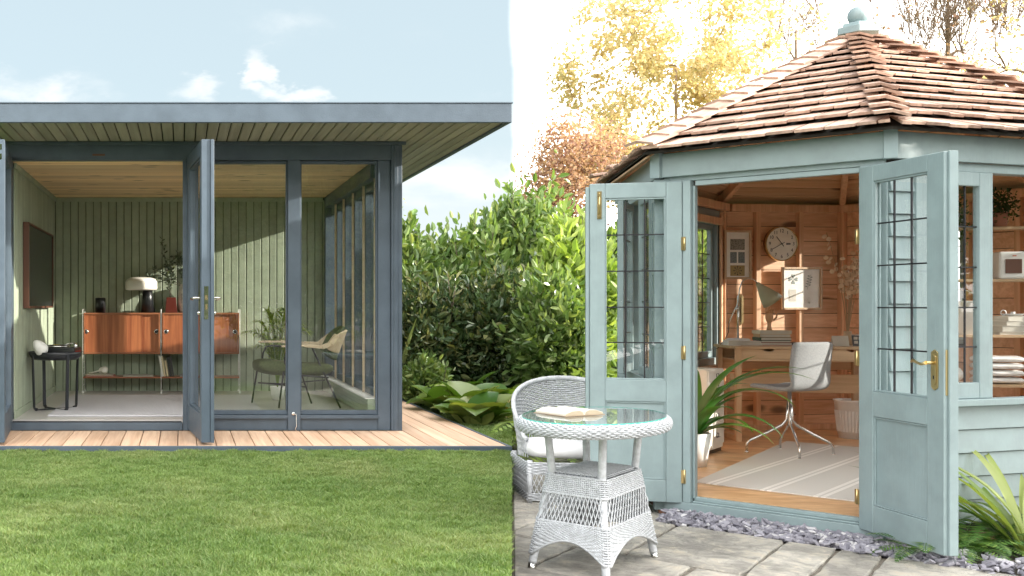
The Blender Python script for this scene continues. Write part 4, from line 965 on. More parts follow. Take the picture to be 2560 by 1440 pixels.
# slate chippings
m_, t_, b_ = newmat('plum_slate'); geo = t_.nodes.new('ShaderNodeNewGeometry'); v_, _ = coords(t_, rnd=False)
cr = mixc(t_, geo.outputs['Random Per Island'], (.15, .145, .18), (.37, .36, .41)); cr = mixc(t_, math_(t_, 'GREATER_THAN', geo.outputs['Random Per Island'], .88), cr, (.55, .54, .56)); t_.links.new(cr, b_.inputs['Base Color']); b_.inputs['Roughness'].default_value = .6
bump(t_, b_, noise(t_, v_, 60., 4), .5, .004)
def chips(n, fn):
    V = []; Fc = []
    for _ in range(n):
        c = fn()
        if c is None: continue
        r = RNG.uniform(.018, .042); k = 6; ang = np.sort(RNG.uniform(0, 2 * np.pi, k)); rr = r * RNG.uniform(.6, 1.1, k); el_ = RNG.uniform(.5, 1)
        th = RNG.uniform(.004, .009); P0 = np.stack([np.cos(ang) * rr, np.sin(ang) * rr * el_], 1)
        R = (Matrix.Rotation(RNG.uniform(0, 6.28), 3, 'Z') @ Matrix.Rotation(RNG.normal(0, .4), 3, 'X') @ Matrix.Rotation(RNG.normal(0, .4), 3, 'Y')); R = np.array(R)
        pts = np.concatenate([np.c_[P0 * .93, np.full(k, -th)], np.c_[P0, np.full(k, 0)], np.c_[P0 * .85, np.full(k, th)]]) @ R.T + np.array(c)
        o = len(V); V += list(pts)
        for i in range(k):
            j = (i + 1) % k; Fc += [(o + i, o + j, o + k + j), (o + i, o + k + j, o + k + i), (o + k + i, o + k + j, o + 2 * k + j), (o + k + i, o + 2 * k + j, o + 2 * k + i)]
        for i in range(1, k - 1): Fc += [(o + 2 * k, o + 2 * k + i, o + 2 * k + i + 1), (o, o + i + 1, o + i)]
    me = npmesh('slate_chippings', np.array(V), np.array(Fc), m_); o = bpy.data.objects.new('slate_chippings', me); COL.objects.link(o)
    return tag(o, 'plum-grey slate chippings along the foot of the summerhouse', 'slate chippings', kind='stuff')
def chip_pos():
    if RNG.random() < .30:
        a = RNG.uniform(-.12, 1.35); lo = 0; base = A0 + av * a; f = RNG.random(); p = base + bv * (-.01 + f * .26); 
        if FA.n.x * (p.x - FA.p.x) + FA.n.y * (p.y - FA.p.y) < -.03 : return None
        return (p.x, p.y, ZP + .012 + RNG.uniform(0, .03) + .02 * f)
    a = RNG.uniform(.9, 3.4); p = A0 + av * a + bv * RNG.uniform(-.06, 1.7)
    if (Vector((p.x, p.y, 0)) - FB.p).dot(FB.n) < -.02: return None
    if (Vector((p.x, p.y, 0)) - FA.p).dot(FA.n) < -.03: return None
    return (p.x, p.y, ZP + .012 + RNG.uniform(0, .035))
chips(5200, chip_pos)
# ================================================================== INSIDE THE SUMMERHOUSE
DD = Vector((.985, -.17, 0)); DN = Vector((.17, .985, 0)); DO = Vector((4.69, 8.80, ZF)); DANG = math.atan2(-.17, .985)
desk = thing('desk', 'light oak writing desk with shallow drawers against the pine wall', 'desk', DO, DANG)
LW, LDp, DH = 1.15, .52, .81
MB().box(-.02, -.02, DH - .022, LW + .02, LDp, DH).build('top', M['oak'], desk, .003)
for x in (0, LW - .045):
    for y in (0, LDp - .05):
        MB().box(x, y, 0, x + .045, y + .045, DH - .0225).build('leg', M['oak_z'], desk, .003)
    MB().box(x + .005, .0455, .0, x + .04, LDp - .0505, .05).build('foot_rail', M['oak'], desk, .003)
MB().box(.0455, .004, DH - .125, LW - .0455, .02, DH - .112).box(.0455, .0205, DH - .125, LW - .0455, LDp - .01, DH - .115).box(.46, .004, DH - .1115, .475, LDp - .02, DH - .0225).box(.68, .004, DH - .1115, .695, LDp - .02, DH - .0225).box(.0455, LDp - .0095, DH - .22, LW - .0455, LDp + .003, DH - .0225).build('drawer_case', M['oak'], desk, .001)
for x0, x1 in ((.047, .458), (.697, LW - .047)):
    dw = MB(); xm = (x0 + x1) / 2; z0, z1 = DH - .11, DH - .025
    pts = [(x0, z0), (x1, z0), (x1, z1), (xm + .05, z1), (xm + .035, z1 - .014), (xm, z1 - .02), (xm - .035, z1 - .014), (xm - .05, z1), (x0, z1)]
    dw.prism([(p, .003, q) for p, q in pts][::-1], (0, .012, 0)); dr = dw.build('drawer', M['oak'], desk)
MB().box(.05, .30, .40, LW - .05, .315, .56).build('back_panel', M['oak'], desk, .002)
def on_desk(x, y, z=0): v = DO + DD * x + DN * y; return (v.x, v.y, ZF + DH + .0008 + z)
def book(name, lab, x, y, z, w, d, h, c, rz=0, grp='books stacked on the desk'):
    o = thing(name, lab, 'book', on_desk(x, y, z), DANG + rz, grp)
    MB().box(-w / 2, -d / 2, 0, w / 2, d / 2, .0025).box(-w / 2, -d / 2, h - .0025, w / 2, d / 2, h).box(-w / 2, -d / 2, .003, -w / 2 + .003, d / 2, h - .003).build('cover', plain('book_cover', c, .6), o)
    MB().box(-w / 2 + .0035, -d / 2 + .003, .0028, w / 2 - .003, d / 2 - .003, h - .0028).build('pages', M['paper'], o)
z = 0
for (lab, w, h, c) in (('red patterned book at the bottom of the desk stack', .26, .022, (.45, .07, .05)), ('slim black covered book second from the bottom of the stack', .24, .017, (.03, .03, .03)), ('dark green book in the middle of the stack', .25, .026, (.02, .06, .03)),
                       ('tan book second from the top of the stack', .245, .028, (.55, .36, .18)), ('cream book on top of the desk stack', .26, .03, (.72, .64, .48))):
    book('book', lab, .40, .34, z, w, .18, h, c, RNG.uniform(-.1, .1)); z += h + .001
ztop = z
book('book', 'white softcover lying flat under the lamp at the left', .14, .30, 0, .27, .19, .018, (.72, .66, .6), .05, 'pale books under the desk lamp'); book('book', 'pinkish softcover on top of the white one under the lamp', .15, .30, .019, .25, .18, .016, (.76, .68, .62), -.04, 'pale books under the desk lamp')
book('book', 'white notepad at the far left corner of the desk', .03, .20, 0, .10, .14, .045, (.8, .8, .78), .0, 'pale books under the desk lamp')
book('book', 'dark flat book beside the stack of five', .66, .34, 0, .22, .17, .02, (.05, .045, .045), .05)
# desk lamp
dl_ = thing('desk_lamp', 'chrome desk lamp with a curved arm and grey-green cone shade', 'lamp', on_desk(.12, .32, .036), DANG)
MB().lathe([(0, 0), (.095, 0), (.095, .012), (.08, .02), (0, .024)], n=32).build('base', M['white'], dl_)
sx = lambda px: (px - 1832) / 287.
sz = lambda py: (838 - py) / 287. + .01
MB().tube([(0, 0, .02), (0, 0, sz(728))], .008, 10).build('pole', M['chrome'], dl_)
arm = [(-.075, 0, sz(797)), (-.045, -.005, sz(775)), (-.01, -.012, sz(752)), (.0, -.014, sz(728)), (.012, -.01, sz(708)), (.03, -.01, sz(693)), (.06, -.01, sz(686)), (.10, -.012, sz(685)), (.135, -.014, sz(690)), (.15, -.015, sz(697))]
MB().tube(arm, .0055, 8).lathe([(0, -.012), (.014, -.012), (.014, .012), (0, .012)], (-.012, -.01, sz(761)), 14, Matrix.Rotation(math.pi / 2, 4, 'X')).build('arm', M['chrome'], dl_)
MB().tube([(-.075, 0, sz(797)), (-.078, .0, sz(820)), (-.10, .02, sz(838)), (-.125, .05, sz(850)), (-.135, .10, sz(862)), (-.15, .2, sz(864))], .003, 6).build('cable', M['blackm'], dl_)
mt = Matrix.Translation((.15, -.015, sz(697))) @ Matrix.Rotation(math.radians(-38), 4, 'Y')
MB().lathe([(.016, .0), (.024, -.03), (.05, -.09), (.075, -.155), (.088, -.205), (.084, -.203), (.07, -.15), (.046, -.09), (.012, -.02)], n=28, m=mt).build('shade', plain('grey_green_shade', (.42, .42, .29), .45), dl_)
# mannequin hand on the book stack
hd_ = thing('wooden_hand', 'jointed wooden artist hand standing on the stack of books', 'wooden hand', on_desk(.38, .34, ztop), DANG)
Wd = plain('pale_beech', (.62, .36, .19), .45)
MB().lathe([(0, 0), (.022, 0), (.021, .01), (.014, .045), (.018, .06), (0, .064)], n=18).build('wrist', Wd, hd_)
palm = loft([[(r * a * math.cos(t), r * .42 * math.sin(t), zz) for t in np.linspace(0, 2 * np.pi, 12, endpoint=False)] for r, a, zz in ((.008, 1, .058), (.02, 1, .065), (.032, 1, .09), (.036, 1, .12), (.034, 1, .145), (.012, 1, .155))], 'palm', Wd, hd_, True, 1)
for k, (x0, L, cv) in enumerate(((-.026, .055, .2), (-.009, .064, .9), (.009, .060, 1.3), (.025, .048, 1.5))):
    p = Vector((x0, 0, .148)); pts = [p]; a = .1
    for s_ in (.42, .33, .25):
        p = p + Vector((math.sin(x0 * 8) * .2, -math.sin(a), math.cos(a))).normalized() * L * s_; pts.append(p); a += cv * .7
    MB().tube(pts, [.0078, .0075, .0068, .0055], 8).build('finger', Wd, hd_)
MB().tube([(.03, -.004, .085), (.052, -.012, .11), (.054, -.02, .135), (.044, -.026, .152)], [.009, .0085, .0075, .006], 8).build('thumb', Wd, hd_)
# calendars and vase with honesty
cal = thing('tent_calendar', 'folded white tent calendar standing on the right of the desk', 'calendar', on_desk(.885, .20), DANG - .1)
MB().hexa([(-.06, -.045, 0), (.06, -.045, 0), (.06, -.042, 0), (-.06, -.042, 0), (-.06, -.002, .085), (.06, -.002, .085), (.06, .0, .085), (-.06, .0, .085)]).hexa([(-.06, .042, 0), (.06, .042, 0), (.06, .045, 0), (-.06, .045, 0), (-.06, .0005, .085), (.06, .0005, .085), (.06, .0025, .085), (-.06, .0025, .085)]).build('card', M['paper'], cal)
cal = thing('desk_calendar', 'dark ring-bound desk calendar nearest the right door', 'calendar', on_desk(1.06, .20), DANG - .2)
MB().hexa([(-.08, -.05, 0), (.08, -.05, 0), (.08, -.046, 0), (-.08, -.046, 0), (-.08, -.002, .09), (.08, -.002, .09), (.08, .0, .09), (-.08, .0, .09)]).build('card', plain('charcoal_card', (.09, .10, .11), .6), cal)
MB().tube([(-.078, 0, .092), (.078, 0, .092)], .006, 8).build('ring_spine', M['chrome'], cal)
for i in range(4):
    for j in range(2): MB().box(-.068 + i * .036, -.0405 + j * .018, .02 + j * .034, -.040 + i * .036, -.0385 + j * .018 + .001, .044 + j * .034).build('date_panel', M['paper'], cal)
hv = thing('honesty_stems', 'dried honesty stems with translucent round seed pods at the right of the desk', 'dried flowers', on_desk(1.03, .40), DANG)
MB().lathe([(0, 0), (.035, 0), (.04, .05), (.028, .11), (.03, .12), (.024, .12), (.022, .10), (0, .10)], n=20).build('vase', plain('buff_vase', (.5, .38, .26), .5), hv)
m_, t_, b_ = newmat('honesty_pod'); b_.inputs['Base Color'].default_value = (.80, .66, .50, 1); b_.inputs['Roughness'].default_value = .35
tr_ = t_.nodes.new('ShaderNodeBsdfTranslucent'); tr_.inputs[0].default_value = (.85, .70, .52, 1); mx_ = t_.nodes.new('ShaderNodeMixShader'); mx_.inputs[0].default_value = .4
t_.links.new(b_.outputs[0], mx_.inputs[1]); t_.links.new(tr_.outputs[0], mx_.inputs[2]); t_.links.new(mx_.outputs[0], t_.nodes['Material Output'].inputs[0])
stm = MB(); pods = []
for k in range(11):
    a = RNG.uniform(0, 6.28); r = RNG.uniform(.02, .20) if k > 2 else .04; top = Vector((-.16 if k == 0 else r * math.cos(a), .6 * r * math.sin(a), RNG.uniform(.62, .88) if k else .98)); base = Vector((0, 0, .02))
    mid = Vector((top.x * .15, 0, top.z * .5)); pts = [base * (1 - t) ** 2 + mid * 2 * t * (1 - t) + top * t * t for t in np.linspace(0, 1, 9)]; stm.tube(pts, [.003] * 5 + [.0018] * 4, 5)
    for i in range(8):
        q = pts[4].lerp(pts[8], .25 + .75 * i / 7.) + Vector((RNG.normal(0, .028), RNG.normal(0, .02), RNG.normal(0, .02))); pods.append(q)
stm.build('stem', plain('straw_stem', (.42, .29, .17), .7), hv)
pme = MB().lathe([(0, 0), (.019, .0), (.0205, .0008), (.019, .0016), (0, .0018)], n=12).mesh('pod', m_)
for q in pods:
    o = bpy.data.objects.new('pod', pme); COL.objects.link(o); o.parent = hv; o.location = q; o.rotation_euler = (math.pi / 2 + RNG.normal(0, .5), RNG.normal(0, .4), RNG.normal(0, .7))
# wall items hung on the back wall
KZ = lambda py, s=265.: Z(py, s)
def onwall(px, py, t=-.113):
    u = u_at(FK, px, t); p = FK.P(u, t, 0); return u, p, Z(py, F / p.y)
kd = FK.d if FK.d.x > 0 else -FK.d; kn = -FK.n                     # kd points right, kn points into the room
KA = math.atan2(kd.y, kd.x)
def wall_thing(name, lab, cat, px, py, t=-.163):
    u, p, z = onwall(px, py, t); o = thing(name, lab, cat, (p.x, p.y, z), KA); return o, F / p.y
def frame_on(name, lab, cat, x0, y0, x1, y1):
    o, s = wall_thing(name, lab, cat, (x0 + x1) / 2, (y0 + y1) / 2); w = (x1 - x0) / s / (kd.x - (x0 - CX) / F * kd.y) / 2; h = (y1 - y0) / s / 2; b = .019
    f = MB().box(-w, -.02, -h, -w + b, 0, h).box(w - b, -.02, -h, w, 0, h).box(-w + b + .0004, -.0198, h - b, w - b - .0004, 0, h).box(-w + b + .0004, -.0198, -h, w - b - .0004, 0, -h + b); f.build('frame', M['oak_z'], o, .001)
    MB().box(-w + b, -.006, -h + b, w - b, -.002, h - b).build('mount', M['mat'], o); return o, w, h
o, w, h = frame_on('picture_frame', 'tall narrow framed set of small patterned prints left of the clock', 'picture', 1809, 576, 1876, 698)
def printm(name, c1, c2, sc, kind='VORONOI'):
    m, t, b = newmat(name); v, _ = coords(t)
    if kind == 'VORONOI': n = N(t, 'ShaderNodeTexVoronoi', Scale=sc); t.links.new(v, n.inputs[0]); f = sstep(t, n.outputs['Distance'], .2, .5)
    else: n = N(t, 'ShaderNodeTexNoise', Scale=sc); t.links.new(v, n.inputs[0]); f = sstep(t, n.outputs[0], .45, .55)
    t.links.new(mixc(t, f, c1, c2), b.inputs['Base Color']); b.inputs['Roughness'].default_value = .7; return m
pa = printm('grey_leaf_print', (.05, .05, .045), (.30, .29, .25), 90.); pb_ = printm('blue_grey_print', (.07, .10, .11), (.20, .24, .25), 110.); pc = plain('ochre_print', (.40, .30, .13), .7)
for (x0, z0, x1, z1, m) in ((-.071, .045, .071, .145, pa), (-.071, -.075, -.008, .025, pb_), (.008, -.075, .071, .025, pb_), (-.071, -.195, .071, -.098, pc)):
    MB().box(x0, -.008, z0, x1, -.0065, z1).build('print', m, o)
ro = MB(); cz = -.1465
for k in range(8):
    a = k * math.pi / 4; ro.tube([(0 + .01 * math.cos(a), -.009, cz + .01 * math.sin(a)), (.030 * math.cos(a), -.009, cz + .030 * math.sin(a))], .0016, 5); ro.lathe([(0, 0), (.006, 0), (.006, .001), (0, .001)], (.036 * math.cos(a), -.0085, cz + .036 * math.sin(a)), 8, Matrix.Rotation(math.pi / 2, 4, 'X'))
ro.build('rosette', M['blackm'], o)
o, w, h = frame_on('picture_frame', 'square oak frame with pressed leaf drawings right of the lamp', 'picture', 1952, 668, 2053, 774)
gl = plain('grey_leaf_ink', (.30, .34, .32), .8)
lf = MB()
for k in range(4):
    a = math.pi / 4 + k * math.pi / 2; c = Vector((-.083, -.0075, .085))
    d = Vector((math.cos(a + .785), 0, math.sin(a + .785))); s_ = Vector((-d.z, 0, d.x))
    lf.prism([c + d * .006, c + d * .034 + s_ * .018, c + d * .046 + s_ * .012, c + d * .040, c + d * .046 - s_ * .012, c + d * .034 - s_ * .018], (0, -.001, 0))
lf.build('print', gl, o)
MB().box(-.125, -.0078, -.12, -.055, -.0065, -.01).build('print', plain('faint_text_sheet', (.62, .60, .54), .8), o)
tw = MB(); tw.tube([(.055, -.008, -.01), (.07, -.008, .05), (.085, -.008, .10), (.095, -.008, .13)], .0012, 5)
for k in range(9): a = .03 * (k % 2 * 2 - 1); tw.prism([(.062 + k * .003 + a * .2, -.0078, .01 + k * .012), (.062 + k * .003 + a, -.0078, .02 + k * .012), (.064 + k * .003 + a * .4, -.0078, .026 + k * .012)], (0, -.0008, 0))
tw.build('print', gl, o)
lx = MB()
for k in range(7): a = math.pi * (k + .5) / 7; lx.tube([(.075, -.008, -.14), (.075 + .05 * math.cos(a), -.008, -.14 + .06 * math.sin(a))], .001, 4)
lx.build('print', plain('pale_fan_ink', (.6, .6, .56), .8), o)
# clock
ck, s = wall_thing('wall_clock', 'round cream wall clock with black numerals in a thin gold rim', 'clock', 1948, 610); R = 43. / s
mt = Matrix.Rotation(math.pi / 2, 4, 'X')
MB().lathe([(0, 0), (R, 0), (R, .04), (R - .004, .045), (R - .009, .04), (R - .009, .034)], (0, 0, 0), 48, mt).build('case', M['gold'], ck)
MB().lathe([(0, .033), (R - .0092, .033)], (0, 0, 0), 48, mt).build('dial', plain('cream_dial', (.88, .85, .77), .4), ck)
for k in range(1, 13):
    a = math.pi / 2 - k * math.pi / 6; me = text_mesh(str(k), .044, M['blackm'], .0004); q = bpy.data.objects.new('numeral', me); COL.objects.link(q); q.parent = ck; q.rotation_euler = (math.pi / 2, 0, 0); q.location = (R * .74 * math.cos(a), -.0345, R * .74 * math.sin(a))
def hand(ang, L, w, nm, y): d = Vector((math.sin(ang), 0, math.cos(ang))); MB().bar(d * -.03 + Vector((0, y, 0)), d * L + Vector((0, y, 0)), w, .001, up=(0, 1, 0)).build(nm, M['blackm'], ck)
hand(-math.radians(39), .085, .007, 'hour_hand', -.0365); hand(-math.radians(118), .11, .005, 'minute_hand', -.038)
MB().lathe([(0, 0), (.006, 0), (.006, .006), (0, .006)], (0, -.034, 0), 12, mt).build('hand_boss', M['blackm'], ck)
MB().box(.045, -.036, -.008, .086, -.0345, .008).build('date_window', printm('date_text', (.03, .03, .03), (.25, .24, .2), 60., 'N'), ck)
# thermometer
tm, s = wall_thing('thermometer', 'slim brass-yellow wall thermometer behind the desk lamp', 'thermometer', 1848, 774, -.117); w, h = .033, .152
MB().prism([(-w, -.012, -h + .03), (0, -.012, -h), (w, -.012, -h + .03), (w, -.012, h - .03), (0, -.012, h), (-w, -.012, h - .03)], (0, .008, 0)).build('plate', plain('yellowed_plate', (.62, .50, .24), .4), tm, .002)
tk = MB(); tk.tube([(0, -.015, -h + .05), (0, -.015, h - .04)], .0025, 6)
for k in range(18): zz = -h + .06 + k * .011; L = .012 if k % 2 else .007; tk.box(-.005 - L, -.0135, zz, -.005, -.0125, zz + .0016).box(.005, -.0135, zz, .005 + L, -.0125, zz + .0016)
tk.build('scale', M['blackm'], tm); me = text_mesh('°C', .02, M['blackm']); q = bpy.data.objects.new('scale_letters', me); COL.objects.link(q); q.parent = tm; q.rotation_euler = (math.pi / 2, 0, 0); q.location = (-.012, -.0132, h - .045)
MB().lathe([(0, -.006), (.006, 0), (0, .006)], (0, -.016, -h + .045), 8).build('bulb', M['blackm'], tm)
# swivel chair
FD = Vector((-.3, .954, 0)); FS = Vector((.954, .3, 0)); SC = Vector((4.72, 8.08, ZF))
sc = thing('swivel_chair', 'pale grey felt shell chair on a four-legged chrome swivel base', 'chair', SC, math.atan2(FD.y, FD.x) - math.pi / 2)
M['felt'] = paint('grey_felt', (.30, .31, .32), .95, .12, scale=90)
rows = []
prof = [(.21, .500), (.19, .520), (.10, .517), (0, .508), (-.10, .508), (-.165, .522), (-.195, .565), (-.205, .64), (-.215, .72), (-.225, .80), (-.235, .86), (-.238, .88)]
for i, (y, zz) in enumerate(prof):
    wv = .20 - (.028 if i == 0 else 0) - (.02 if i == len(prof) - 1 else 0) - (.01 if i in (4, 5, 6) else 0)
    rows.append([(wv * a, y + (.035 * abs(a) ** 2.5 if i > 6 else 0), zz + (.012 * abs(a) ** 2 if i < 5 else 0)) for a in np.linspace(-1, 1, 9)])
o = loft(rows, 'seat_shell', M['felt'], sc, False, 1); s_ = o.modifiers.new('solid', 'SOLIDIFY'); s_.thickness = .034; s_.offset = 0; o.modifiers.move(1, 0)
MB().tube([(0, 0, .495), (0, 0, .22)], [.014, .016], 14).build('column', M['chrome'], sc)
for k in range(4):
    a = math.radians(45 + 90 * k + 10); c, s_ = math.cos(a), math.sin(a)
    lgm = MB().tube([(.008 * c, .008 * s_, .42), (.02 * c, .02 * s_, .27), (.05 * c, .05 * s_, .225), (.15 * c, .15 * s_, .165), (.27 * c, .27 * s_, .10), (.295 * c, .295 * s_, .075), (.30 * c, .30 * s_, .012)], .0095, 8); l_ = lgm.build('leg', M['chrome'], sc)
    MB().lathe([(0, 0), (.016, 0), (.014, .01), (0, .014)], (.30 * c, .30 * s_, 0), 12).build('foot', M['chrome'], l_)
# rug
m_, t_, b_ = newmat('striped_flatweave_rug'); v_, _ = coords(t_, rnd=False); sp_ = t_.nodes.new('ShaderNodeSeparateXYZ'); t_.links.new(v_, sp_.inputs[0]); f = None
for c0 in (.085, .125, .405, .445, .70, .74, 1.02, 1.06):
    q = math_(t_, 'LESS_THAN', math_(t_, 'ABSOLUTE', math_(t_, 'SUBTRACT', sp_.outputs[0], c0)), .0125); f = q if f is None else math_(t_, 'MAXIMUM', f, q)
nn_ = noise(t_, v_, 160., 2); base_ = mixc(t_, nn_, (.56, .545, .51), (.70, .685, .65)); t_.links.new(mixc(t_, math_(t_, 'MULTIPLY', f, .9), base_, (.86, .84, .80)), b_.inputs['Base Color']); b_.inputs['Roughness'].default_value = .95; bump(t_, b_, nn_, .6, .003)
P1 = Vector((3.34, 6.78, ZF + .001)); ra = Vector((.685, -.728, 0)); rbv = Vector((.66, .751, 0))
rgo = thing('rug', 'pale grey flatweave rug with double white stripes inside the summerhouse', 'rug', P1, math.atan2(ra.y, ra.x))
k = rbv.dot(Vector((-ra.y, ra.x, 0))); sk_ = rbv.dot(ra)
pr = MB().prism([(0, 0, 0), (1.35, 0, 0), (1.35 + sk_ * 2.7, k * 2.7, 0), (sk_ * 2.7, k * 2.7, 0)], (0, 0, .006)).build('weave', m_, rgo)
# filing cabinet
fc = thing('filing_cabinet', 'small cream multi-drawer cabinet with label holders left of the desk', 'cabinet', (4.04, 8.0, ZF), math.atan2(.31, .29))
cd = .40; MB().box(0, 0, .03, cd, .38, .655).build('body', M['cream'], fc, .004)
MB().box(.01, .01, 0, cd - .01, .37, .029).build('base_plinth', M['blackm'], fc)
hs = [.022, .085, .085, .115, .145, .158]
zz = .65
for hh in hs[1:][::1]:
    hh = hh
    d_ = MB().box(.006, -.010, zz - hh + .004, cd - .006, -.0005, zz - .002).build('drawer', M['cream'], fc, .002); zm = zz - hh / 2; xc = cd * .55
    MB().box(xc - .03, -.014, zm - .014, xc + .03, -.0105, zm - .011).box(xc - .03, -.014, zm + .011, xc + .03, -.0105, zm + .014).box(xc - .03, -.014, zm - .0105, xc - .027, -.0105, zm + .0105).box(xc + .027, -.014, zm - .0105, xc + .03, -.0105, zm + .0105).box(xc - .034, -.022, zm - .018, xc + .034, -.0145, zm - .0145).build('handle', M['blackm'], d_)
    zz -= hh
# aspidistra in a white pot
ap = thing('potted_plant', 'strap-leaved green plant in a white pot just inside the doorway', 'plant', (3.69, 7.50, ZF))
MB().lathe([(0, 0), (.085, 0), (.115, .24), (.105, .24), (.10, .22), (0, .215)], n=28).build('pot', M['white'], ap)
M['strap'] = leafmat('glossy_strap_leaf', [(.035, .12, .02), (.06, .19, .03), (.12, .25, .05)], .3, .25)
def strap_leaf(par, base, az_, L, w, rise, droop, m, **k): 
    o = leaf('leaf', par, base, az_, L, w, rise, droop, m, **k); a = o.data.color_attributes.new('tint', 'FLOAT_COLOR', 'POINT'); r1, r2 = RNG.random(), RNG.random() ** 2 * .7
    a.data.foreach_set('color', [r1, r2, 0, 1] * len(o.data.vertices)); return o
for (az_, L, rise, dr) in ((-.15, .95, 1.38, 1.9), (.1, .85, 1.3, 2.2), (-.35, .9, 1.42, 1.7), (.25, .75, 1.45, 1.2), (-.5, .62, 1.0, 2.1), (.5, .66, 1.35, 1.6), (-.3, .52, .7, 1.7), (.3, .5, .9, 1.9), (2.6, .5, 1.3, 1.4), (1.2, .62, 1.4, 1.2), (-1.3, .5, 1.2, 1.5), (-.05, .42, 1.25, 1.0), (.2, .34, .6, 1.2), (-.9, .55, 1.35, 1.3), (3.3, .55, 1.3, 1.7)):
    strap_leaf(ap, (.03 * math.cos(az_), .03 * math.sin(az_), .21), az_ - .15, L * 1.05, .105, rise, dr, M['strap'], n=11)
# bin
bn = thing('waste_bin', 'white fluted waste bin on the floor beside the desk', 'bin', (5.84, 9.06, ZF)); n = 48
MB().lathe([(0, 0), (.105, 0), (.138, .32), (.145, .325), (.145, .335), (.134, .335), (.10, .01), (0, .01)], n=n).build('shell', M['white'], bn)
fl_ = MB()
for k in range(30):
    a = 2 * math.pi * k / 30; fl_.bar(((.105 + .008) * math.cos(a), (.105 + .008) * math.sin(a), .06), ((.13 + .002) * math.cos(a), (.13 + .002) * math.sin(a), .24), .012, .005, up=(math.cos(a), math.sin(a), 0))
fl_.build('fluting', M['white'], bn)
# ---- ladder shelf behind the right-hand window
sx0, sy0 = 5.98, 7.75
LS = thing('ladder_shelf', 'pine ladder shelf stacked with books and linens behind the right window', 'shelf unit', (sx0, sy0, ZF), math.radians(-12))
lw2 = .36; SZs = [.56, .92, 1.33, 1.72]          # shelf heights above floor (local)
for x in (-lw2, lw2):
    MB().bar((x, -.30, 0), (x, .02, 2.0), .028, .055, up=(1, 0, 0)).build('ladder_leg', M['oak_z'], LS); MB().bar((x, .06, 0), (x, .06, 1.8), .028, .04, up=(1, 0, 0)).build('ladder_leg', M['oak_z'], LS)
SHL = []
for zz in SZs:
    yf = -.30 + .32 * zz / 2.0
    MB().box(-lw2 - .02, yf + .0, zz, lw2 + .02, .12, zz + .02).build('shelf', M['oak'], LS, .002)
lsm = Matrix.Translation((sx0, sy0, ZF)) @ Matrix.Rotation(math.radians(-12), 4, 'Z')
def shl(x, i, y=-.02, dz=0): v = lsm @ Vector((x, y, SZs[i] + .0208 + dz)); return v
lin = paint('white_linen', (.80, .78, .76), .9, .06, scale=20)
for k in range(4):
    o = thing('folded_towel', ['white towel at the bottom of the folded linen pile', 'white towel second from the bottom of the linen pile', 'white towel second from the top of the linen pile', 'white towel on top of the folded linen pile'][k], 'towel', shl(.05, 0, -.06, k * .052), math.radians(-12), 'folded towels on the ladder shelf')
    rr = []
    for x in np.linspace(-.15, .15, 7):
        e = .004 * math.sin(x * 30 + k); rr.append([(x, -.11 + e, .006), (x, -.12 + e, .026), (x, -.11 + e, .048), (x, .1, .050 + e), (x, .11, .026), (x, .1, .002), (x, 0, .0005)])
    loft(rr, 'fold', lin, o, True, 1)
o = thing('cushion', 'round white cushion end at the left of the linen shelf', 'cushion', shl(-.25, 0, -.05), 0); MB().lathe([(0, 0), (.05, .005), (.08, .04), (.085, .07), (.06, .11), (0, .125)], n=20).build('cover', lin, o)
z = 0
for k, (w, h) in enumerate(((.25, .022), (.23, .042), (.19, .034), (.18, .036))):
    o = thing('book', ['thin white book at the bottom of the shelf stack', 'thick cream book second in the shelf stack', 'cream book third in the shelf stack', 'cream book on top of the shelf stack under the dish'][k], 'book', shl(.16, 1, -.05, z), math.radians(-12 + k * 3), 'cream books on the ladder shelf')
    MB().box(-w / 2, -.08, 0, w / 2, .08, .003).box(-w / 2, -.08, h - .003, w / 2, .08, h).build('cover', M['cream'], o); MB().box(-w / 2 + .004, -.077, .0032, w / 2 - .004, .077, h - .0032).build('pages', M['paper'], o); z += h + .001
o = thing('chamberstick', 'small white candle dish with a ring handle on the book stack', 'candle holder', shl(.16, 1, -.05, z), 0); MB().lathe([(0, 0), (.05, .002), (.07, .015), (.066, .016), (.05, .006), (.014, .006), (.014, .03), (0, .03)], n=24).build('dish', M['white'], o); MB().tube([(-.07 - .02 * math.cos(a) , 0, .022 + .02 * math.sin(a)) for a in np.linspace(0, 6.2, 14)], .0035, 6).build('ring_handle', M['white'], o)
o = thing('bucket', 'white enamel lidded bucket left of the cream books', 'bucket', shl(-.16, 1, -.02), 0); MB().lathe([(0, 0), (.10, 0), (.125, .24), (.13, .245), (.0, .25)], n=28).build('body', M['white'], o); MB().tube([(.12 * math.cos(a), .0, .24 + .09 * math.sin(a)) for a in np.linspace(0, 3.14, 12)], .003, 6).build('wire_handle', M['chrome'], o)
o = thing('radio', 'white box-shaped radio with a dark square screen', 'radio', shl(.18, 2, -.03), math.radians(-14)); MB().box(-.13, -.07, 0, .13, .07, .20).build('case', M['white'], o, .015); MB().box(-.09, -.0735, .04, .015, -.0705, .145).build('speaker_grille', M['brown'], o, .003); MB().box(-.045, -.073, .165, -.02, -.0705, .172).build('badge', plain('orange_badge', (.6, .15, .04), .5), o); MB().box(.05, -.06, .201, .12, .04, .21).build('carry_strap', M['brown'], o)
M['potgreen'] = leafmat('dark_fern_leaf', [(.02, .05, .012), (.05, .10, .02), (.10, .16, .05)], .5, .3)
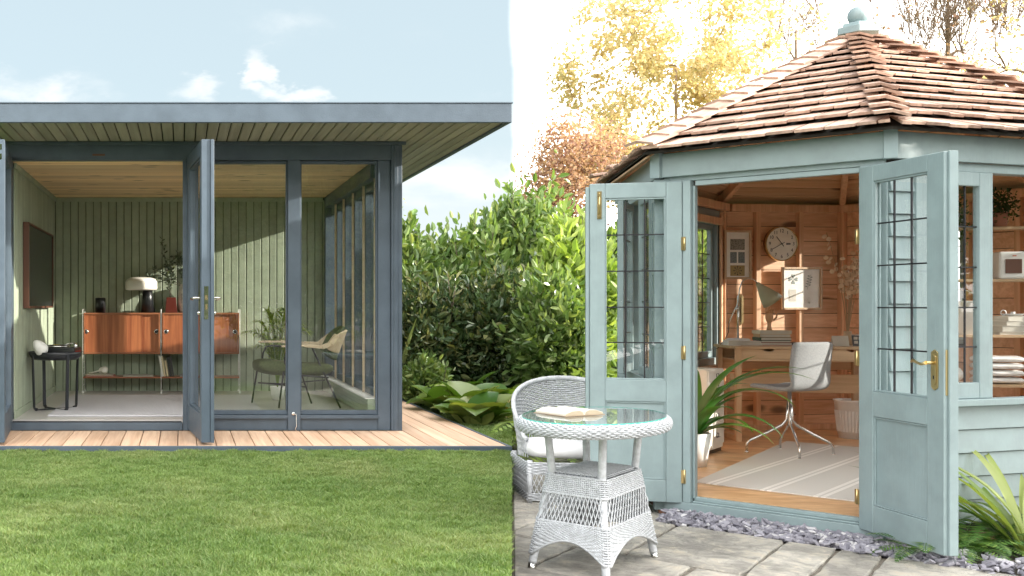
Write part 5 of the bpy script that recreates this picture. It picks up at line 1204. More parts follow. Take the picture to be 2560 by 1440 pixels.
def leafball(par, n, c, r, L, m, name='leaves', up=.3, hang=0):
    ctr = RNG.normal(0, 1, (n, 3)); ctr /= np.linalg.norm(ctr, axis=1)[:, None]; ctr *= (RNG.random(n) ** .45)[:, None] * np.array(r); ctr[:, 2] -= hang * np.abs(RNG.normal(0, 1, n)) * .1; ctr += np.array(c)
    me = leaves_mesh(ctr, L, m, up); o = bpy.data.objects.new(name, me); COL.objects.link(o); o.parent = par; o['kind'] = 'stuff'; return o
def leaves_mesh(P, L, m, up=.3, wid=.42, shade=None, size=None, fold=.12, bias=None):
    """one small folded leaf (4 triangles) at every point"""
    n = len(P); d = RNG.normal(0, 1, (n, 3)); d[:, 2] += up * 2
    if bias is not None: d += bias
    d /= np.linalg.norm(d, axis=1)[:, None]
    s = np.cross(d, RNG.normal(0, 1, (n, 3))); s /= np.linalg.norm(s, axis=1)[:, None] + 1e-9; nn = np.cross(d, s)
    l = (L * RNG.uniform(.6, 1.25, n) if size is None else L * size)[:, None]; w = l * wid * .5
    v = np.stack([P, P + d * l * .35 + s * w + nn * l * fold, P + d * l * .42, P + d * l * .35 - s * w + nn * l * fold, P + d * l * .75 + s * w * .75 + nn * l * fold, P + d * l * .75 - s * w * .75 + nn * l * fold, P + d * l], 1).reshape(-1, 3)
    b = np.arange(n)[:, None] * 7; f = np.concatenate([b + np.array(q) for q in ([0, 1, 2, 2], [0, 2, 3, 3], [2, 1, 4, 6], [2, 6, 5, 3])], 0)
    tri = f[f[:, 2] == f[:, 3]][:, :3]
    b3 = np.concatenate([b + np.array(q) for q in ([0, 1, 2], [0, 2, 3], [2, 1, 4], [2, 4, 6], [2, 6, 5], [2, 5, 3])], 0)
    c = np.zeros((n, 3)); c[:, 0] = RNG.random(n); c[:, 1] = RNG.random(n) ** 3 * .8 if shade is None else shade; c = np.repeat(c, 7, 0)
    return npmesh('leaves', v, b3, m, smooth=False, col=c)
for (x, i, lab, c) in ((-.22, 3, 'trailing green pot plant at the left of the top shelf', 'pale'), (.10, 3, 'bushy pot plant in a terracotta pot on the top shelf', 'terracotta')):
    o = thing('pot_plant', lab, 'plant', shl(x, i, 0), 0); MB().lathe([(0, 0), (.04, 0), (.055, .09), (.06, .09), (.06, .10), (.05, .10), (0, .09)], n=20).build('pot', plain('terracotta' if c[0] == 't' else 'grey_pot', (.36, .15, .09) if c[0] == 't' else (.5, .48, .45), .8), o)
    leafball(o, 420, (0, 0, .17), (.13, .10, .13), .035, M['potgreen'], hang=1.4 if c[0] == 'p' else .2)
o = thing('pot_plant', 'small round-leaved plant at the foot of the ladder shelf', 'plant', lsm @ Vector((.2, -.2, .30)), 0); leafball(o, 90, (0, 0, .1), (.14, .1, .1), .07, M['strap']); MB().lathe([(0, -.30), (.10, -.30), (.13, .05), (0, .05)], n=20).build('pot', M['cream'], o)

# ================================================================== WICKER FURNITURE
def weave(mb, S, nu, nv, r=.0032, amp=.0028, stakes=True, closed=False, seg=2, rs_=.003):
    """S(u,v)->(point, normal): nv woven strands along u passing over and under nu stakes along v"""
    n = nu * seg
    for j in range(nv):
        v = (j + .5) / nv; ph = math.pi * (j % 2); pts = []
        for i in range(n + (0 if closed else 1)):
            u = i / n; p, nn = S(u, v); pts.append(p + nn * amp * math.cos(math.pi * u * nu + ph))
        flat_tube(mb, pts, r, closed)
    if stakes:
        for i in range(nu if closed else nu + 1):
            u = i / nu; flat_tube(mb, [S(u, v)[0] for v in np.linspace(0, 1, 6)], rs_, False)
def flat_tube(mb, pts, r, closed):
    n = len(pts); o = len(mb.v)
    for i, p in enumerate(pts):
        t = (pts[(i + 1) % n if closed else min(i + 1, n - 1)] - pts[i - 1 if (i or closed) else 0]).normalized(); a = t.orthogonal().normalized() if abs(t.z) > .9 else t.cross(Vector((0, 0, 1))).normalized(); b = a.cross(t)
        mb.v += [tuple(p + a * r), tuple(p + b * r), tuple(p - a * r), tuple(p - b * r)]
    for i in range(n if closed else n - 1):
        for k in range(4): mb.f.append((o + i * 4 + k, o + i * 4 + (k + 1) % 4, o + ((i + 1) % n) * 4 + (k + 1) % 4, o + ((i + 1) % n) * 4 + k)); mb.smooth.append(True)
TC = Vector((2.045, 5.16, 0)); ray = Vector((TC.x, TC.y, 0)).normalized(); CA = Vector((.375, 0, 0)); CB = ray * .47
wt_ = wthing('wicker_table', 'white woven wicker side table with an oval glass top', 'table', (TC.x, TC.y, ZP))
ZT = .525
def oval(a, k=1.0): return TC + CA * math.cos(a) * k + CB * math.sin(a) * k
def on_(a): t = (-CA * math.sin(a) + CB * math.cos(a)).normalized(); return Vector((t.y, -t.x, 0))
def Srim(u, v):
    a = 2 * math.pi * u; c = oval(a, .955); n = on_(a); b = -1.9 + v * 4.4
    q = n * math.cos(b) * .022 + Vector((0, 0, math.sin(b) * .027)); return c + q + Vector((0, 0, ZT - .038)), (n * math.cos(b) + Vector((0, 0, math.sin(b)))).normalized()
w = MB(); weave(w, Srim, 110, 14, r=.0050, amp=.004, closed=True); w.build('woven_rim', M['wicker'], wt_)
def Stop(u, v):
    a = 2 * math.pi * u; c = oval(a, .05 + .90 * v); return c + Vector((0, 0, ZT - .016)), Vector((0, 0, 1))
w = MB(); weave(w, Stop, 70, 30, r=.0044, amp=.004, closed=True); w.build('woven_top', M['wicker'], wt_)
MB().prism([oval(a, .90) + Vector((0, 0, ZT - .03)) for a in np.linspace(0, 2 * np.pi, 48, endpoint=False)], (0, 0, .008)).build('top_board', plain('white_underside', (.62, .64, .67), .8), wt_)
ga = [oval(a, .955) + Vector((0, 0, ZT - .006)) for a in np.linspace(0, 2 * np.pi, 64, endpoint=False)]
gp = wt_ ; MB().poly([p + Vector((0, 0, .006)) for p in ga]).build('glass_top', M['tglass'], wt_)
e = MB(); n = len(ga); e.add([*ga, *[p + Vector((0, 0, .0058)) for p in ga]], [(i, (i + 1) % n, n + (i + 1) % n, n + i) for i in range(n)]); e.build('glass_edge', M['gedge'], wt_)
cd_ = [Vector((-.355, -.11, 0)), Vector((-.098, -.39, 0)), Vector((.355, .11, 0)), Vector((.095, .39, 0))]
def crn(k, z): r = 1 - (.34) * min(1, (z + .23) / .48); return TC + cd_[k % 4] * r + Vector((0, 0, z))
for k in range(4):
    p0 = crn(k, ZP + .0); p1 = crn(k, .25); p2 = TC + (p1 - TC) * 1.0; p2 = Vector((TC.x + (p1.x - TC.x) * 1.10, TC.y + (p1.y - TC.y) * 1.10, ZT - .08))
    lb = MB(); pts = [p0 + (p1 - p0) * t for t in np.linspace(.10, 1, 40)]
    lb.tube(pts, [.0185 + (.0012 if i % 2 else 0) for i in range(40)], 12)
    pts = [p1 + (p2 - p1) * t for t in np.linspace(0, 1, 34)]; lb.tube(pts, [.0175 + (.0012 if i % 2 else 0) for i in range(34)], 12)
    lo = lb.build('leg', M['wicker'], wt_)
    MB().tube([p0, p0 + (p1 - p0) * .10], [.0165, .0175], 14).build('metal_foot', M['chrome'], lo)
NZ = Vector((0, 0, 1))
def loop(z, off=.024, na=5):                             # rounded square wrapped round the four legs at height z
    cs = [crn(k, z) for k in range(4)]; out = []
    for k in range(4):
        c = cs[k]; d0 = (c - cs[k - 1]).normalized(); d1 = (cs[(k + 1) % 4] - c).normalized()
        n0 = Vector((d0.y, -d0.x, 0)); n1 = Vector((d1.y, -d1.x, 0)); mid = sum(cs, Vector()) / 4
        if n0.dot(c - mid) < 0: n0 = -n0
        if n1.dot(c - mid) < 0: n1 = -n1
        for i in range(na + 1): n = n0.lerp(n1, i / na).normalized(); out.append((c + n * off, n, k if i == na else None))
    return out
def Sloop(z0f, z1):
    cache = {}
    def S(u, v):
        s_ = (u % 1.0) * 4; k = int(s_) % 4; t = s_ - int(s_); z0 = z0f(t) if callable(z0f) else z0f; z = z0 + (z1 - z0) * v; key = round(z, 4)
        if key not in cache: cache[key] = loop(z)
        L = cache[key]; m = 6; fr_ = .93
        if t < fr_: a_, b_ = L[k * m + 5], L[((k + 1) % 4) * m]; q = t / fr_; return a_[0].lerp(b_[0], q), a_[1].lerp(b_[1], q).normalized()
        q = (t - fr_) / (1 - fr_) * 5; i = min(4, int(q)); a_, b_ = L[((k + 1) % 4) * m + i], L[((k + 1) % 4) * m + i + 1]; q -= i; return a_[0].lerp(b_[0], q), a_[1].lerp(b_[1], q).normalized()
    return S
arch = lambda t: -.135 + .085 * math.sin(math.pi * min(1, t / .93)) ** .8
w = MB(); weave(w, Sloop(.160, .248), 112, 10, r=.0042, amp=.0036, closed=True, rs_=.0036); weave(w, Sloop(arch, .03), 128, 15, r=.0046, amp=.0036, closed=True, rs_=.0036)
S = Sloop(.03, .160)
for i in range(64):
    u0 = i / 64.
    for sg in (-1, 1):
        nn = .003 * sg; flat_tube(w, [S(u0 + sg * .032 * t, t)[0] + S(u0, .5)[1] * nn for t in (0, .5, 1)], .0032, False)
for z in (.03, .160): flat_tube(w, [loop(z)[i][0] for i in range(24)], .0055, True)
flat_tube(w, [Sloop(arch, .03)(u, 0)[0] for u in np.linspace(0, 1, 64, endpoint=False)], .007, True)
w.build('woven_skirt', M['wicker'], wt_)
def Sbox(u, v): a = crn(0, .25).lerp(crn(1, .25), u); b = crn(3, .25).lerp(crn(2, .25), u); return a.lerp(b, v) + Vector((0, 0, .004 + .012 * math.sin(math.pi * u) * math.sin(math.pi * v))), NZ
w = MB(); weave(w, Sbox, 26, 36, r=.0050, amp=.004); w.build('woven_shelf', M['wicker'], wt_)
MB().prism([tuple(crn(k, .244)) for k in range(4)], (0, 0, .003)).build('shelf_board', plain('white_underside', (.62, .64, .67), .8), wt_)
# open book on the glass
bk = thing('open_book', 'open book lying face up on the glass table top', 'book', (1.935, 5.20, ZT + .0008), math.radians(24))
rows = []
for sgn in (-1, 1):
    rr = []
    for x, zt_ in ((.0, .006), (.008, .020), (.03, .028), (.08, .025), (.118, .014), (.122, .012)):
        rr.append([(sgn * x, -.10, .0035), (sgn * x, -.10, zt_), (sgn * x, .10, zt_), (sgn * x, .10, .0035)])
    q_ = loft(rr, 'page_block', M['paper'], bk, True, 0); q_.data.polygons.foreach_set('use_smooth', [False] * len(q_.data.polygons))
MB().box(-.13, -.107, 0, .13, .107, .0032).build('cover', plain('tan_book_cloth', (.34, .26, .18), .7), bk)
tb = plain('page_edge_tone', (.42, .35, .25), .8)
for sgn in (-1, 1):
    MB().prism([(sgn * .004, -.1012, .0036), (sgn * .12, -.1012, .0036), (sgn * .12, -.1012, .010), (sgn * .08, -.1012, .0225), (sgn * .03, -.1012, .025), (sgn * .01, -.1012, .017)], (0, .0008, 0)).build('page_edges', tb, bk)
tl_ = MB()
for sgn in (-1, 1):
    for k in range(11):
        y = .075 - k * .0135; tl_.add([(sgn * .034, y, .0288), (sgn * .098 , y, .0215), (sgn * .098, y + .003, .0215), (sgn * .034, y + .003, .0288)], [(0, 1, 2, 3)])
tl_.build('printed_lines', plain('grey_print', (.3, .28, .26), .8), bk)
# wicker armchair, left of the sight line is lawn so it stands just on the patio
ac = wthing('wicker_armchair', 'white woven wicker armchair with a white seat cushion behind the table', 'armchair', (2.50, 6.95, ZP))
AC = Vector((2.625, 6.97, 0)); aF = Vector((-.10, -1, 0)).normalized(); aR = Vector((1, -.10, 0)).normalized(); hw = .36; hdp = .27
def plan(a): return AC + aR * hw * math.cos(a) - aF * hdp * math.sin(a)
def Sback(z0f, z1f):
    def S(u, v):
        a = -0.45 + u * (math.pi + .9); b = min(1, max(0, (math.sin(a) + .35) / 1.35)); zt = .17 + .385 * b ** .6; z0 = z0f * 1.0 if z0f < .2 else .17 + (z0f - .17) * b; z1 = zt if z1f is None else .17 + (z1f - .17) * max(b, .35)
        z = z0 + (z1 - z0) * v; p = plan(a); n = (p - AC).normalized(); fl = .10 * max(0, (z - .1)) ; return p + n * fl + Vector((0, 0, z)), n
    return S
w = MB(); weave(w, Sback(.36, None), 52, 15, r=.0058, amp=.005); 
S = Sback(.06, .36)
for i in range(60):
    u0 = i / 59.
    for sg in (-1, 1):
        u1 = u0 + sg * .04
        if 0 <= u1 <= 1: flat_tube(w, [S(u0 * (1 - t) + u1 * t, t)[0] for t in (0, .33, .66, 1)], .003, False)
w.build('woven_back', M['wicker'], ac)
w = MB(); S = Sback(.06, None); w.tube([S(u, 1)[0] + Vector((0, 0, .004)) for u in np.linspace(0, 1, 40)], .016, 8); w.build('rolled_arm', M['wicker'], ac)
def Sb(z0, z1):
    def S(u, v):
        L = [AC + aR * hw + aF * .27 - aF * .5, AC + aR * hw + aF * .27, AC - aR * hw + aF * .27, AC - aR * hw + aF * .27 - aF * .5]; t = u * 3; k = min(2, int(t)); p = L[k].lerp(L[k + 1], t - k); d = (L[k + 1] - L[k]).normalized(); n = Vector((d.y, -d.x, 0)); n = n if n.dot(p - AC) > 0 else -n
        return p + Vector((0, 0, z0 + (z1 - z0) * v)), n
    return S
w = MB(); weave(w, Sb(-.03, .05), 50, 8, r=.0052, amp=.004); weave(w, Sb(-.20, -.15), 50, 5, r=.0052, amp=.004); S = Sb(-.15, -.03)
for i in range(72):
    u0 = i / 71.
    for sg in (-1, 1):
        u1 = u0 + sg * .026
        if 0 <= u1 <= 1: flat_tube(w, [S(u0, 0)[0], S(u1, 1)[0]], .003, False)
w.build('woven_base', M['wicker'], ac)
for sx_ in (-1, 1):
    for sy_ in (-1, 1):
        p = AC + aR * sx_ * (hw - .015) + aF * (.255 if sy_ > 0 else -.20); MB().tube([p + Vector((0, 0, ZP)), p + Vector((0, 0, .06))], .018, 10).build('leg', M['wicker'], ac)
rr = []
for x in np.linspace(-1, 1, 9):
    e_ = abs(x) ** 4 * .02; rr.append([tuple(AC + aR * x * (hw - .02) + aF * y + Vector((0, 0, z))) for y, z in ((.27, .07 + e_), (.285, .12), (.27, .172 - e_), (.1, .185 - e_), (-.16, .18 - e_), (-.18, .12), (-.16, .065), (.1, .056))])
loft(rr, 'seat_cushion', plain('white_canvas', (.80, .80, .82), .9), ac, True, 1)
# ================================================================== GRASS
M['grass'] = leafmat('lawn_grass', [(.10, .185, .042), (.22, .32, .10), (.38, .39, .20)], .55, .3)
def vnoise(x, y, sc, seed=0):
    r = np.random.default_rng(seed); g = r.random((64, 64)); u = x * sc + 300; v = y * sc + 300
    i = np.floor(u).astype(int); j = np.floor(v).astype(int); fu = u - i; fv = v - j; fu = fu * fu * (3 - 2 * fu); fv = fv * fv * (3 - 2 * fv)
    a = g[i % 64, j % 64]; b = g[(i + 1) % 64, j % 64]; c = g[i % 64, (j + 1) % 64]; d = g[(i + 1) % 64, (j + 1) % 64]
    return (a * (1 - fu) + b * fu) * (1 - fv) + (c * (1 - fu) + d * fu) * fv
def grass(n, xr, yr, keep, h=(.016, .034), wd=.0046):
    x = RNG.uniform(xr[0], xr[1], n); y = RNG.uniform(yr[0], yr[1], n); k = keep(x, y); x, y = x[k], y[k]; n = len(x)
    a = RNG.uniform(0, 2 * np.pi, n); H = RNG.uniform(h[0], h[1], n) * (.45 + .9 * vnoise(x, y, 14., 3)); l = RNG.normal(0, .8, n) * H; w = wd * RNG.uniform(.6, 1.3, n) * (.7 + y * .06)
    dx, dy = np.cos(a), np.sin(a); b = RNG.uniform(0, 2 * np.pi, n); lx, ly = np.cos(b) * l, np.sin(b) * l
    z0 = np.full(n, -.002)
    V = np.stack([np.c_[x - dx * w / 2, y - dy * w / 2, z0], np.c_[x + dx * w / 2, y + dy * w / 2, z0], np.c_[x + lx * .35 + dx * w * .4, y + ly * .35 + dy * w * .4, H * .6], np.c_[x + lx * .35 - dx * w * .4, y + ly * .35 - dy * w * .4, H * .6], np.c_[x + lx, y + ly, H]], 1).reshape(-1, 3)
    o = np.arange(n)[:, None] * 5; T = np.concatenate([o + np.array(q) for q in ([0, 1, 2], [0, 2, 3], [3, 2, 4])], 0)
    c = np.zeros((n, 3)); c[:, 0] = np.clip(RNG.normal(.5, .38, n) + (vnoise(x, y, 1.7, 1) - .5) * .55 + (vnoise(x, y, 9., 4) - .5) * .5, 0, 1); c[:, 1] = np.clip((vnoise(x, y, 2.6, 2) - .48) * .5 + RNG.random(n) ** 5 * .7, 0, .9)
    return V, T, np.repeat(c, 5, 0)
def vis(x, y): return (y < YD - .02) & (x < LAWN_R * y - .006) & (x > -.24 * y - .12)
parts_ = [grass(620000, (-1.9, 2.4), (3.7, YD), lambda x, y: vis(x, y)),
          grass(60000, (XROOF + .01, 3.3), (YD, 10.2), lambda x, y: (x < LAWN_R * y - .006) & (x > XROOF + .01)),
          grass(90000, (-3.5, 2.0), (1.5, YD), lambda x, y: ~vis(x, y) & (y < YD - .02) & (x < LAWN_R * y - .006), wd=.006)]
off = 0; VV = []; TT = []; CC = []
for V, T, C in parts_: VV.append(V); TT.append(T + off); CC.append(C); off += len(V)
me = npmesh('grass_blades', np.concatenate(VV), np.concatenate(TT), M['grass'], col=np.concatenate(CC)); go = bpy.data.objects.new('grass_blades', me); COL.objects.link(go)
tag(go, 'short mown green grass covering the lawn in front of the deck', 'grass', kind='stuff')

# ================================================================== SHRUBS
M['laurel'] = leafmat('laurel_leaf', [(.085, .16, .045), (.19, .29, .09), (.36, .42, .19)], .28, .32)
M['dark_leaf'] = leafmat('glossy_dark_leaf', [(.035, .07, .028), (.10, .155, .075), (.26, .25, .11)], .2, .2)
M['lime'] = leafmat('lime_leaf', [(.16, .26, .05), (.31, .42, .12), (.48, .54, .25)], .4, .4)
M['bark'] = plain('grey_brown_bark', (.12, .09, .065), .9)
def shrub(name, lab, base, rx, ry, h, n, L, m, shoots=8, shoot_h=.35, clumps=26, wid=.42, cat='shrub', group=None, zlow=.12, inner=.55):
    o = thing(name, lab, cat, (*base, ZP if False else (0 if True else 0)), 0, group); bx_ = Vector(base)
    C = RNG.normal(0, 1, (clumps, 3)); C /= np.linalg.norm(C, axis=1)[:, None]; C *= (RNG.uniform(.45, .92, clumps))[:, None]; C = C * np.array([rx, ry, h * .46]) + np.array([0, 0, h * .52]); C[:, 2] = np.maximum(C[:, 2], zlow)
    idx = RNG.integers(0, clumps, n); sg = np.array([rx, ry, h * .5]) * .20; P = C[idx] + RNG.normal(0, 1, (n, 3)) * sg
    ni = int(n * inner); Q = RNG.normal(0, 1, (ni, 3)); Q /= np.linalg.norm(Q, axis=1)[:, None]; Q *= (RNG.random(ni) ** .4)[:, None] * np.array([rx * .9, ry * .9, h * .46]); Q[:, 2] += h * .5
    P = np.concatenate([P, Q]); P = P[P[:, 2] > .02]
    st = MB(); extra = []
    for k in range(clumps // 2):
        c = Vector(C[k]); b = Vector((RNG.normal(0, rx * .15), RNG.normal(0, ry * .15), 0)); st.tube([b, b.lerp(c, .5) + Vector((0, 0, .1 * h)), c], [.014, .009, .005], 5)
    for k in range(shoots):
        a = RNG.uniform(0, 6.28); r = RNG.uniform(0, .8); b = Vector((rx * r * math.cos(a), ry * r * math.sin(a), h * (.80 - .3 * r * r))); t = b + Vector((RNG.normal(0, .07), RNG.normal(0, .07), shoot_h * RNG.uniform(.6, 1.3)))
        st.tube([b - Vector((0, 0, .3)), t], [.006, .003], 5)
        for i in range(16): extra.append(list(b.lerp(t, i / 15.)))
    B = None; P2 = np.array(extra) if extra else np.zeros((0, 3))
    out = P - np.array([0, 0, h * .45]); out /= np.linalg.norm(out, axis=1)[:, None] + 1e-6
    me1 = leaves_mesh(P, L, m, .3, wid, bias=out * 1.1)
    q = bpy.data.objects.new('leaves', me1); COL.objects.link(q); q.parent = o; q['kind'] = 'stuff'
    if len(P2):
        me2 = leaves_mesh(P2, L * 1.15, m, .75, wid * .9); q = bpy.data.objects.new('shoot_leaves', me2); COL.objects.link(q); q.parent = o; q['kind'] = 'stuff'
    st.build('stem', M['bark'], o); return o
shrub('laurel_shrub', 'tall laurel just right of the garden room corner post, upright shoots on top', (2.75, 12.75), .75, .6, 1.85, 5000, .14, M['laurel'], 16, .55)
shrub('laurel_shrub', 'tall laurel behind the big-leaved clump, right of the first laurel', (3.55, 12.9), .75, .6, 1.95, 5000, .14, M['laurel'], 18, .5)
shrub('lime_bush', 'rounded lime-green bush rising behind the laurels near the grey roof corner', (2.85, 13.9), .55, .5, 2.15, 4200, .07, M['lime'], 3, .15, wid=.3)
shrub('laurel_shrub', 'tallest laurel, standing at the right end of the grey roof', (4.25, 13.2), .7, .6, 2.50, 5400, .13, M['laurel'], 12, .45)
shrub('viburnum_bush', 'dark glossy bush beside the deck, low in front of the first laurel', (2.85, 11.75), .62, .55, 1.35, 4300, .105, M['dark_leaf'], 9, .35)
shrub('viburnum_bush', 'dark glossy bush with yellowing leaves behind the big-leaved clump', (3.55, 11.75), .62, .55, 1.45, 4600, .11, M['dark_leaf'], 9, .35)
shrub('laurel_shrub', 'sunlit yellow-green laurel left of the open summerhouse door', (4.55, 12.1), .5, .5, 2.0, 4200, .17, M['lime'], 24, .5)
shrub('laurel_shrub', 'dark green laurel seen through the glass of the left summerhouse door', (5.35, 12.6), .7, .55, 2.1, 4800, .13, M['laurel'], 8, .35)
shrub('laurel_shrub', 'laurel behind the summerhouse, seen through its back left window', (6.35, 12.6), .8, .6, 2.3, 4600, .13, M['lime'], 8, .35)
shrub('laurel_shrub', 'low laurel behind the wicker armchair', (4.05, 11.2), .5, .45, 1.35, 4200, .12, M['laurel'], 6, .3)
# big-leaved clumps, each leaf its own piece
M['big'] = leafmat('bergenia_leaf', [(.05, .13, .02), (.11, .22, .035), (.28, .30, .09)], .35, .25)
def clump(name, lab, base, n, L, w, m, rise=(.5, 1.3), droop=(.8, 1.8), cat='plant', ang=(0, 6.28), nn=8, cup=.25, spread=.05):
    o = thing(name, lab, cat, base)
    for k in range(n):
        a = ang[0] + (ang[1] - ang[0]) * (k + RNG.uniform(0, .8)) / n; s_ = spread * RNG.random()
        strap_leaf(o, (s_ * math.cos(a), s_ * math.sin(a), 0), a, L * RNG.uniform(.7, 1.15), w * RNG.uniform(.8, 1.15), RNG.uniform(*rise), RNG.uniform(*droop), m, n=nn, fold=cup)
    return o
for (b, lab) in (((2.62, 9.25, 0), 'broad-leaved bergenia clump at the very front, nearest the wicker chair'), ((2.60, 10.2, 0), 'broad-leaved bergenia clump tight against the deck edging'), ((2.85, 10.75, 0), 'broad-leaved bergenia clump at the back under the dark bushes'), ((2.72, 9.75, 0), 'broad-leaved bergenia clump at the front by the lawn'), ((3.0, 10.25, 0), 'broad-leaved bergenia clump at the right by the dry grass')):
    clump('bergenia', lab, b, 13, .46, .36, M['big'], (.7, 1.4), (.8, 1.6), spread=.12)
clump('sword_plant', 'upright sword-leaved plant behind the garden room corner', (2.36, 11.55, 0), 12, 1.05, .05, M['laurel'], (1.2, 1.5), (.2, .9), nn=9)
M['straw'] = leafmat('dry_straw', [(.38, .32, .13), (.5, .44, .2), (.6, .52, .3)], .7, .3)
clump('dry_grass', 'straw-coloured arching grass tuft right of the bergenia', (3.02, 9.75, 0), 60, .42, .012, M['straw'], (.5, 1.4), (1., 2.2), nn=5, spread=.1)
# ferns
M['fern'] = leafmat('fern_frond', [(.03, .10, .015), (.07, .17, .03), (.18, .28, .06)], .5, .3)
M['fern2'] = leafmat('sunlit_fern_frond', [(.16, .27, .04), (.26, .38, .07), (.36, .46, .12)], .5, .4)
def fern(lab, base, n, L, m, name='fern'):
    o = thing(name, lab, 'fern', base)
    for k in range(n):
        a = 6.28 * (k + RNG.uniform(0, .8)) / n; rise = RNG.uniform(.6, 1.2); dr = RNG.uniform(1.1, 1.9); ll = L * RNG.uniform(.7, 1.1); ns = 22
        p = Vector((0, 0, 0)); pitch = rise; V = []; Fc = []; C = []; sd = Vector((-math.sin(a), math.cos(a), 0)); t1 = RNG.random()
        for i in range(ns):
            t = i / ns; d = Vector((math.cos(a) * math.cos(pitch), math.sin(a) * math.cos(pitch), math.sin(pitch))); q = p + d * ll / ns; pitch -= dr / ns
            w = ll * .20 * math.sin(math.pi * min(1, t * .85 + .15)) ** .8 if t > .1 else 0
            for sg in (-1, 1):
                if w: 
                    o_ = len(V); e = (sd * sg + d * .45 + Vector((0, 0, -.15))).normalized(); g = d * (ll / ns) * .42
                    V += [p, p + e * w * .5 + g, p + e * w, p + e * w * .5 - g]; Fc.append((o_, o_ + 1, o_ + 2, o_ + 3)); C += [(min(1, max(0, t1 + RNG.normal(0, .15))), RNG.random() ** 3, 0)] * 4
            o_ = len(V); V += [p - sd * .002, p + sd * .002, q + sd * .0015, q - sd * .0015]; Fc.append((o_, o_ + 1, o_ + 2, o_ + 3)); C += [(.2, .2, 0)] * 4
            p = q
        me = npmesh('frond', np.array([tuple(v) for v in V]), np.array(Fc), m, col=np.array(C)); q_ = bpy.data.objects.new('frond', me); COL.objects.link(q_); q_.parent = o
    return o
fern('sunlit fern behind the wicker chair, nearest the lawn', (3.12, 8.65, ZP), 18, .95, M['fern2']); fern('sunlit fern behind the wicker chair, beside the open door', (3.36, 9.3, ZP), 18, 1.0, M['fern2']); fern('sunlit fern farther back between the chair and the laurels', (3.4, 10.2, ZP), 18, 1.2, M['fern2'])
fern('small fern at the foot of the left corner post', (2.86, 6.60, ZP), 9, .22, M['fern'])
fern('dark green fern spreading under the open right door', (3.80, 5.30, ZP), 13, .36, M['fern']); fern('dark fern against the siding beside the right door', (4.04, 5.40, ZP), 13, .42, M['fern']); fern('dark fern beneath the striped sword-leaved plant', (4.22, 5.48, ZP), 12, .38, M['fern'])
M['phorm'] = leafmat('yellow_striped_leaf', [(.08, .17, .04), (.17, .29, .06), (.45, .48, .17)], .4, .3)
ph = clump('phormium', 'arching yellow-green striped sword-leaved plant at the summerhouse corner', (4.36, 5.36, ZP), 44, .82, .045, M['phorm'], (.75, 1.45), (.5, 2.1), nn=12, cup=.4, spread=.05, ang=(-1.7, 3.1))
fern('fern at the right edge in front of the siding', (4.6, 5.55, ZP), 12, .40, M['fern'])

# ================================================================== TREES
def tree(name, lab, base, cen, rad, n_cl, n_leaf, L, m, trunk_r=.10, twig=.012, sig=.16, group=None, bark=None, up=0., cat='tree', splay=.2, ntw=4, tl=3.):
    o = thing(name, lab, cat, base, 0, group); bark = bark or M['bark']; B = Vector(base); c0 = Vector(cen) - B
    C = RNG.normal(0, 1, (n_cl, 3)); C /= np.linalg.norm(C, axis=1)[:, None]; C *= (RNG.random(n_cl) ** .45)[:, None]; C = C * np.array(rad) + np.array(c0)
    fork = c0 - Vector((0, 0, rad[2] * .9)); tr = MB(); pts = [Vector((0, 0, -.1)), fork * .35 + Vector((RNG.normal(0, .08), 0, 0)), fork * .7, fork]; tr.tube(pts, [trunk_r, trunk_r * .85, trunk_r * .7, trunk_r * .6], 9); tr.build('trunk', bark, o)
    nodes = [(fork * .7, trunk_r * .5), (fork, trunk_r * .6)]; br = MB()
    top = c0 + Vector((0, 0, rad[2] * .5)); nodes += [(fork.lerp(top, t), trunk_r * .5 * (1 - t) + .01) for t in (.25, .5, .75)]; br.tube([n_[0] for n_ in nodes[1:]], [n_[1] for n_ in nodes[1:]], 7)
    order = sorted(range(n_cl), key=lambda i: (Vector(C[i]) - fork).length)
    for i in order:
        c = Vector(C[i]); best = min(nodes, key=lambda q: (q[0] - c).length + (max(0, q[0].z - c.z) * 1.5)); p, r = best; L_ = (c - p).length; mid = p.lerp(c, .5) + Vector((RNG.normal(0, .07), RNG.normal(0, .07), .12 + up)) * L_ * .8; r0 = min(r * .75, .05); r1 = max(.005, r0 * .45)
        q = [p * (1 - t) ** 2 + mid * 2 * t * (1 - t) + c * t * t for t in (0, .25, .5, .75, 1)]; br.tube(q, [r0 + (r1 - r0) * t for t in (0, .25, .5, .75, 1)], 5, False); nodes += [(q[2], (r0 + r1) / 2), (q[3], r1 * 1.2), (q[4], r1)]
        for _ in range(ntw):
            e = c + Vector((RNG.normal(0, sig), RNG.normal(0, sig), RNG.normal(0, sig) + up * sig * tl)); br.tube([q[3], q[4].lerp(e, .5), e], [r1 * .7, .004, .002], 4, False)
    br.build('branches', bark, o)
    idx = RNG.integers(0, n_cl, n_leaf); P = C[idx] + RNG.normal(0, sig, (n_leaf, 3))
    q = bpy.data.objects.new('crown', leaves_mesh(P, L, m, -.1, .7)); COL.objects.link(q); q.parent = o; q['kind'] = 'stuff'; return o
M['twigbark'] = plain('pale_brown_bark', (.26, .19, .13), .9)
M['yellow'] = leafmat('golden_autumn_leaf', [(.60, .50, .26), (.56, .54, .29), (.64, .46, .27)], .5, .5, tt=(1.15, 1.08, .8))
M['bronze'] = leafmat('bronze_autumn_leaf', [(.32, .18, .16), (.54, .36, .22), (.68, .54, .30)], .5, .45, tt=(1.2, 1.05, .8))
pxp = lambda px, py, y: tuple(pt(px, py, y))
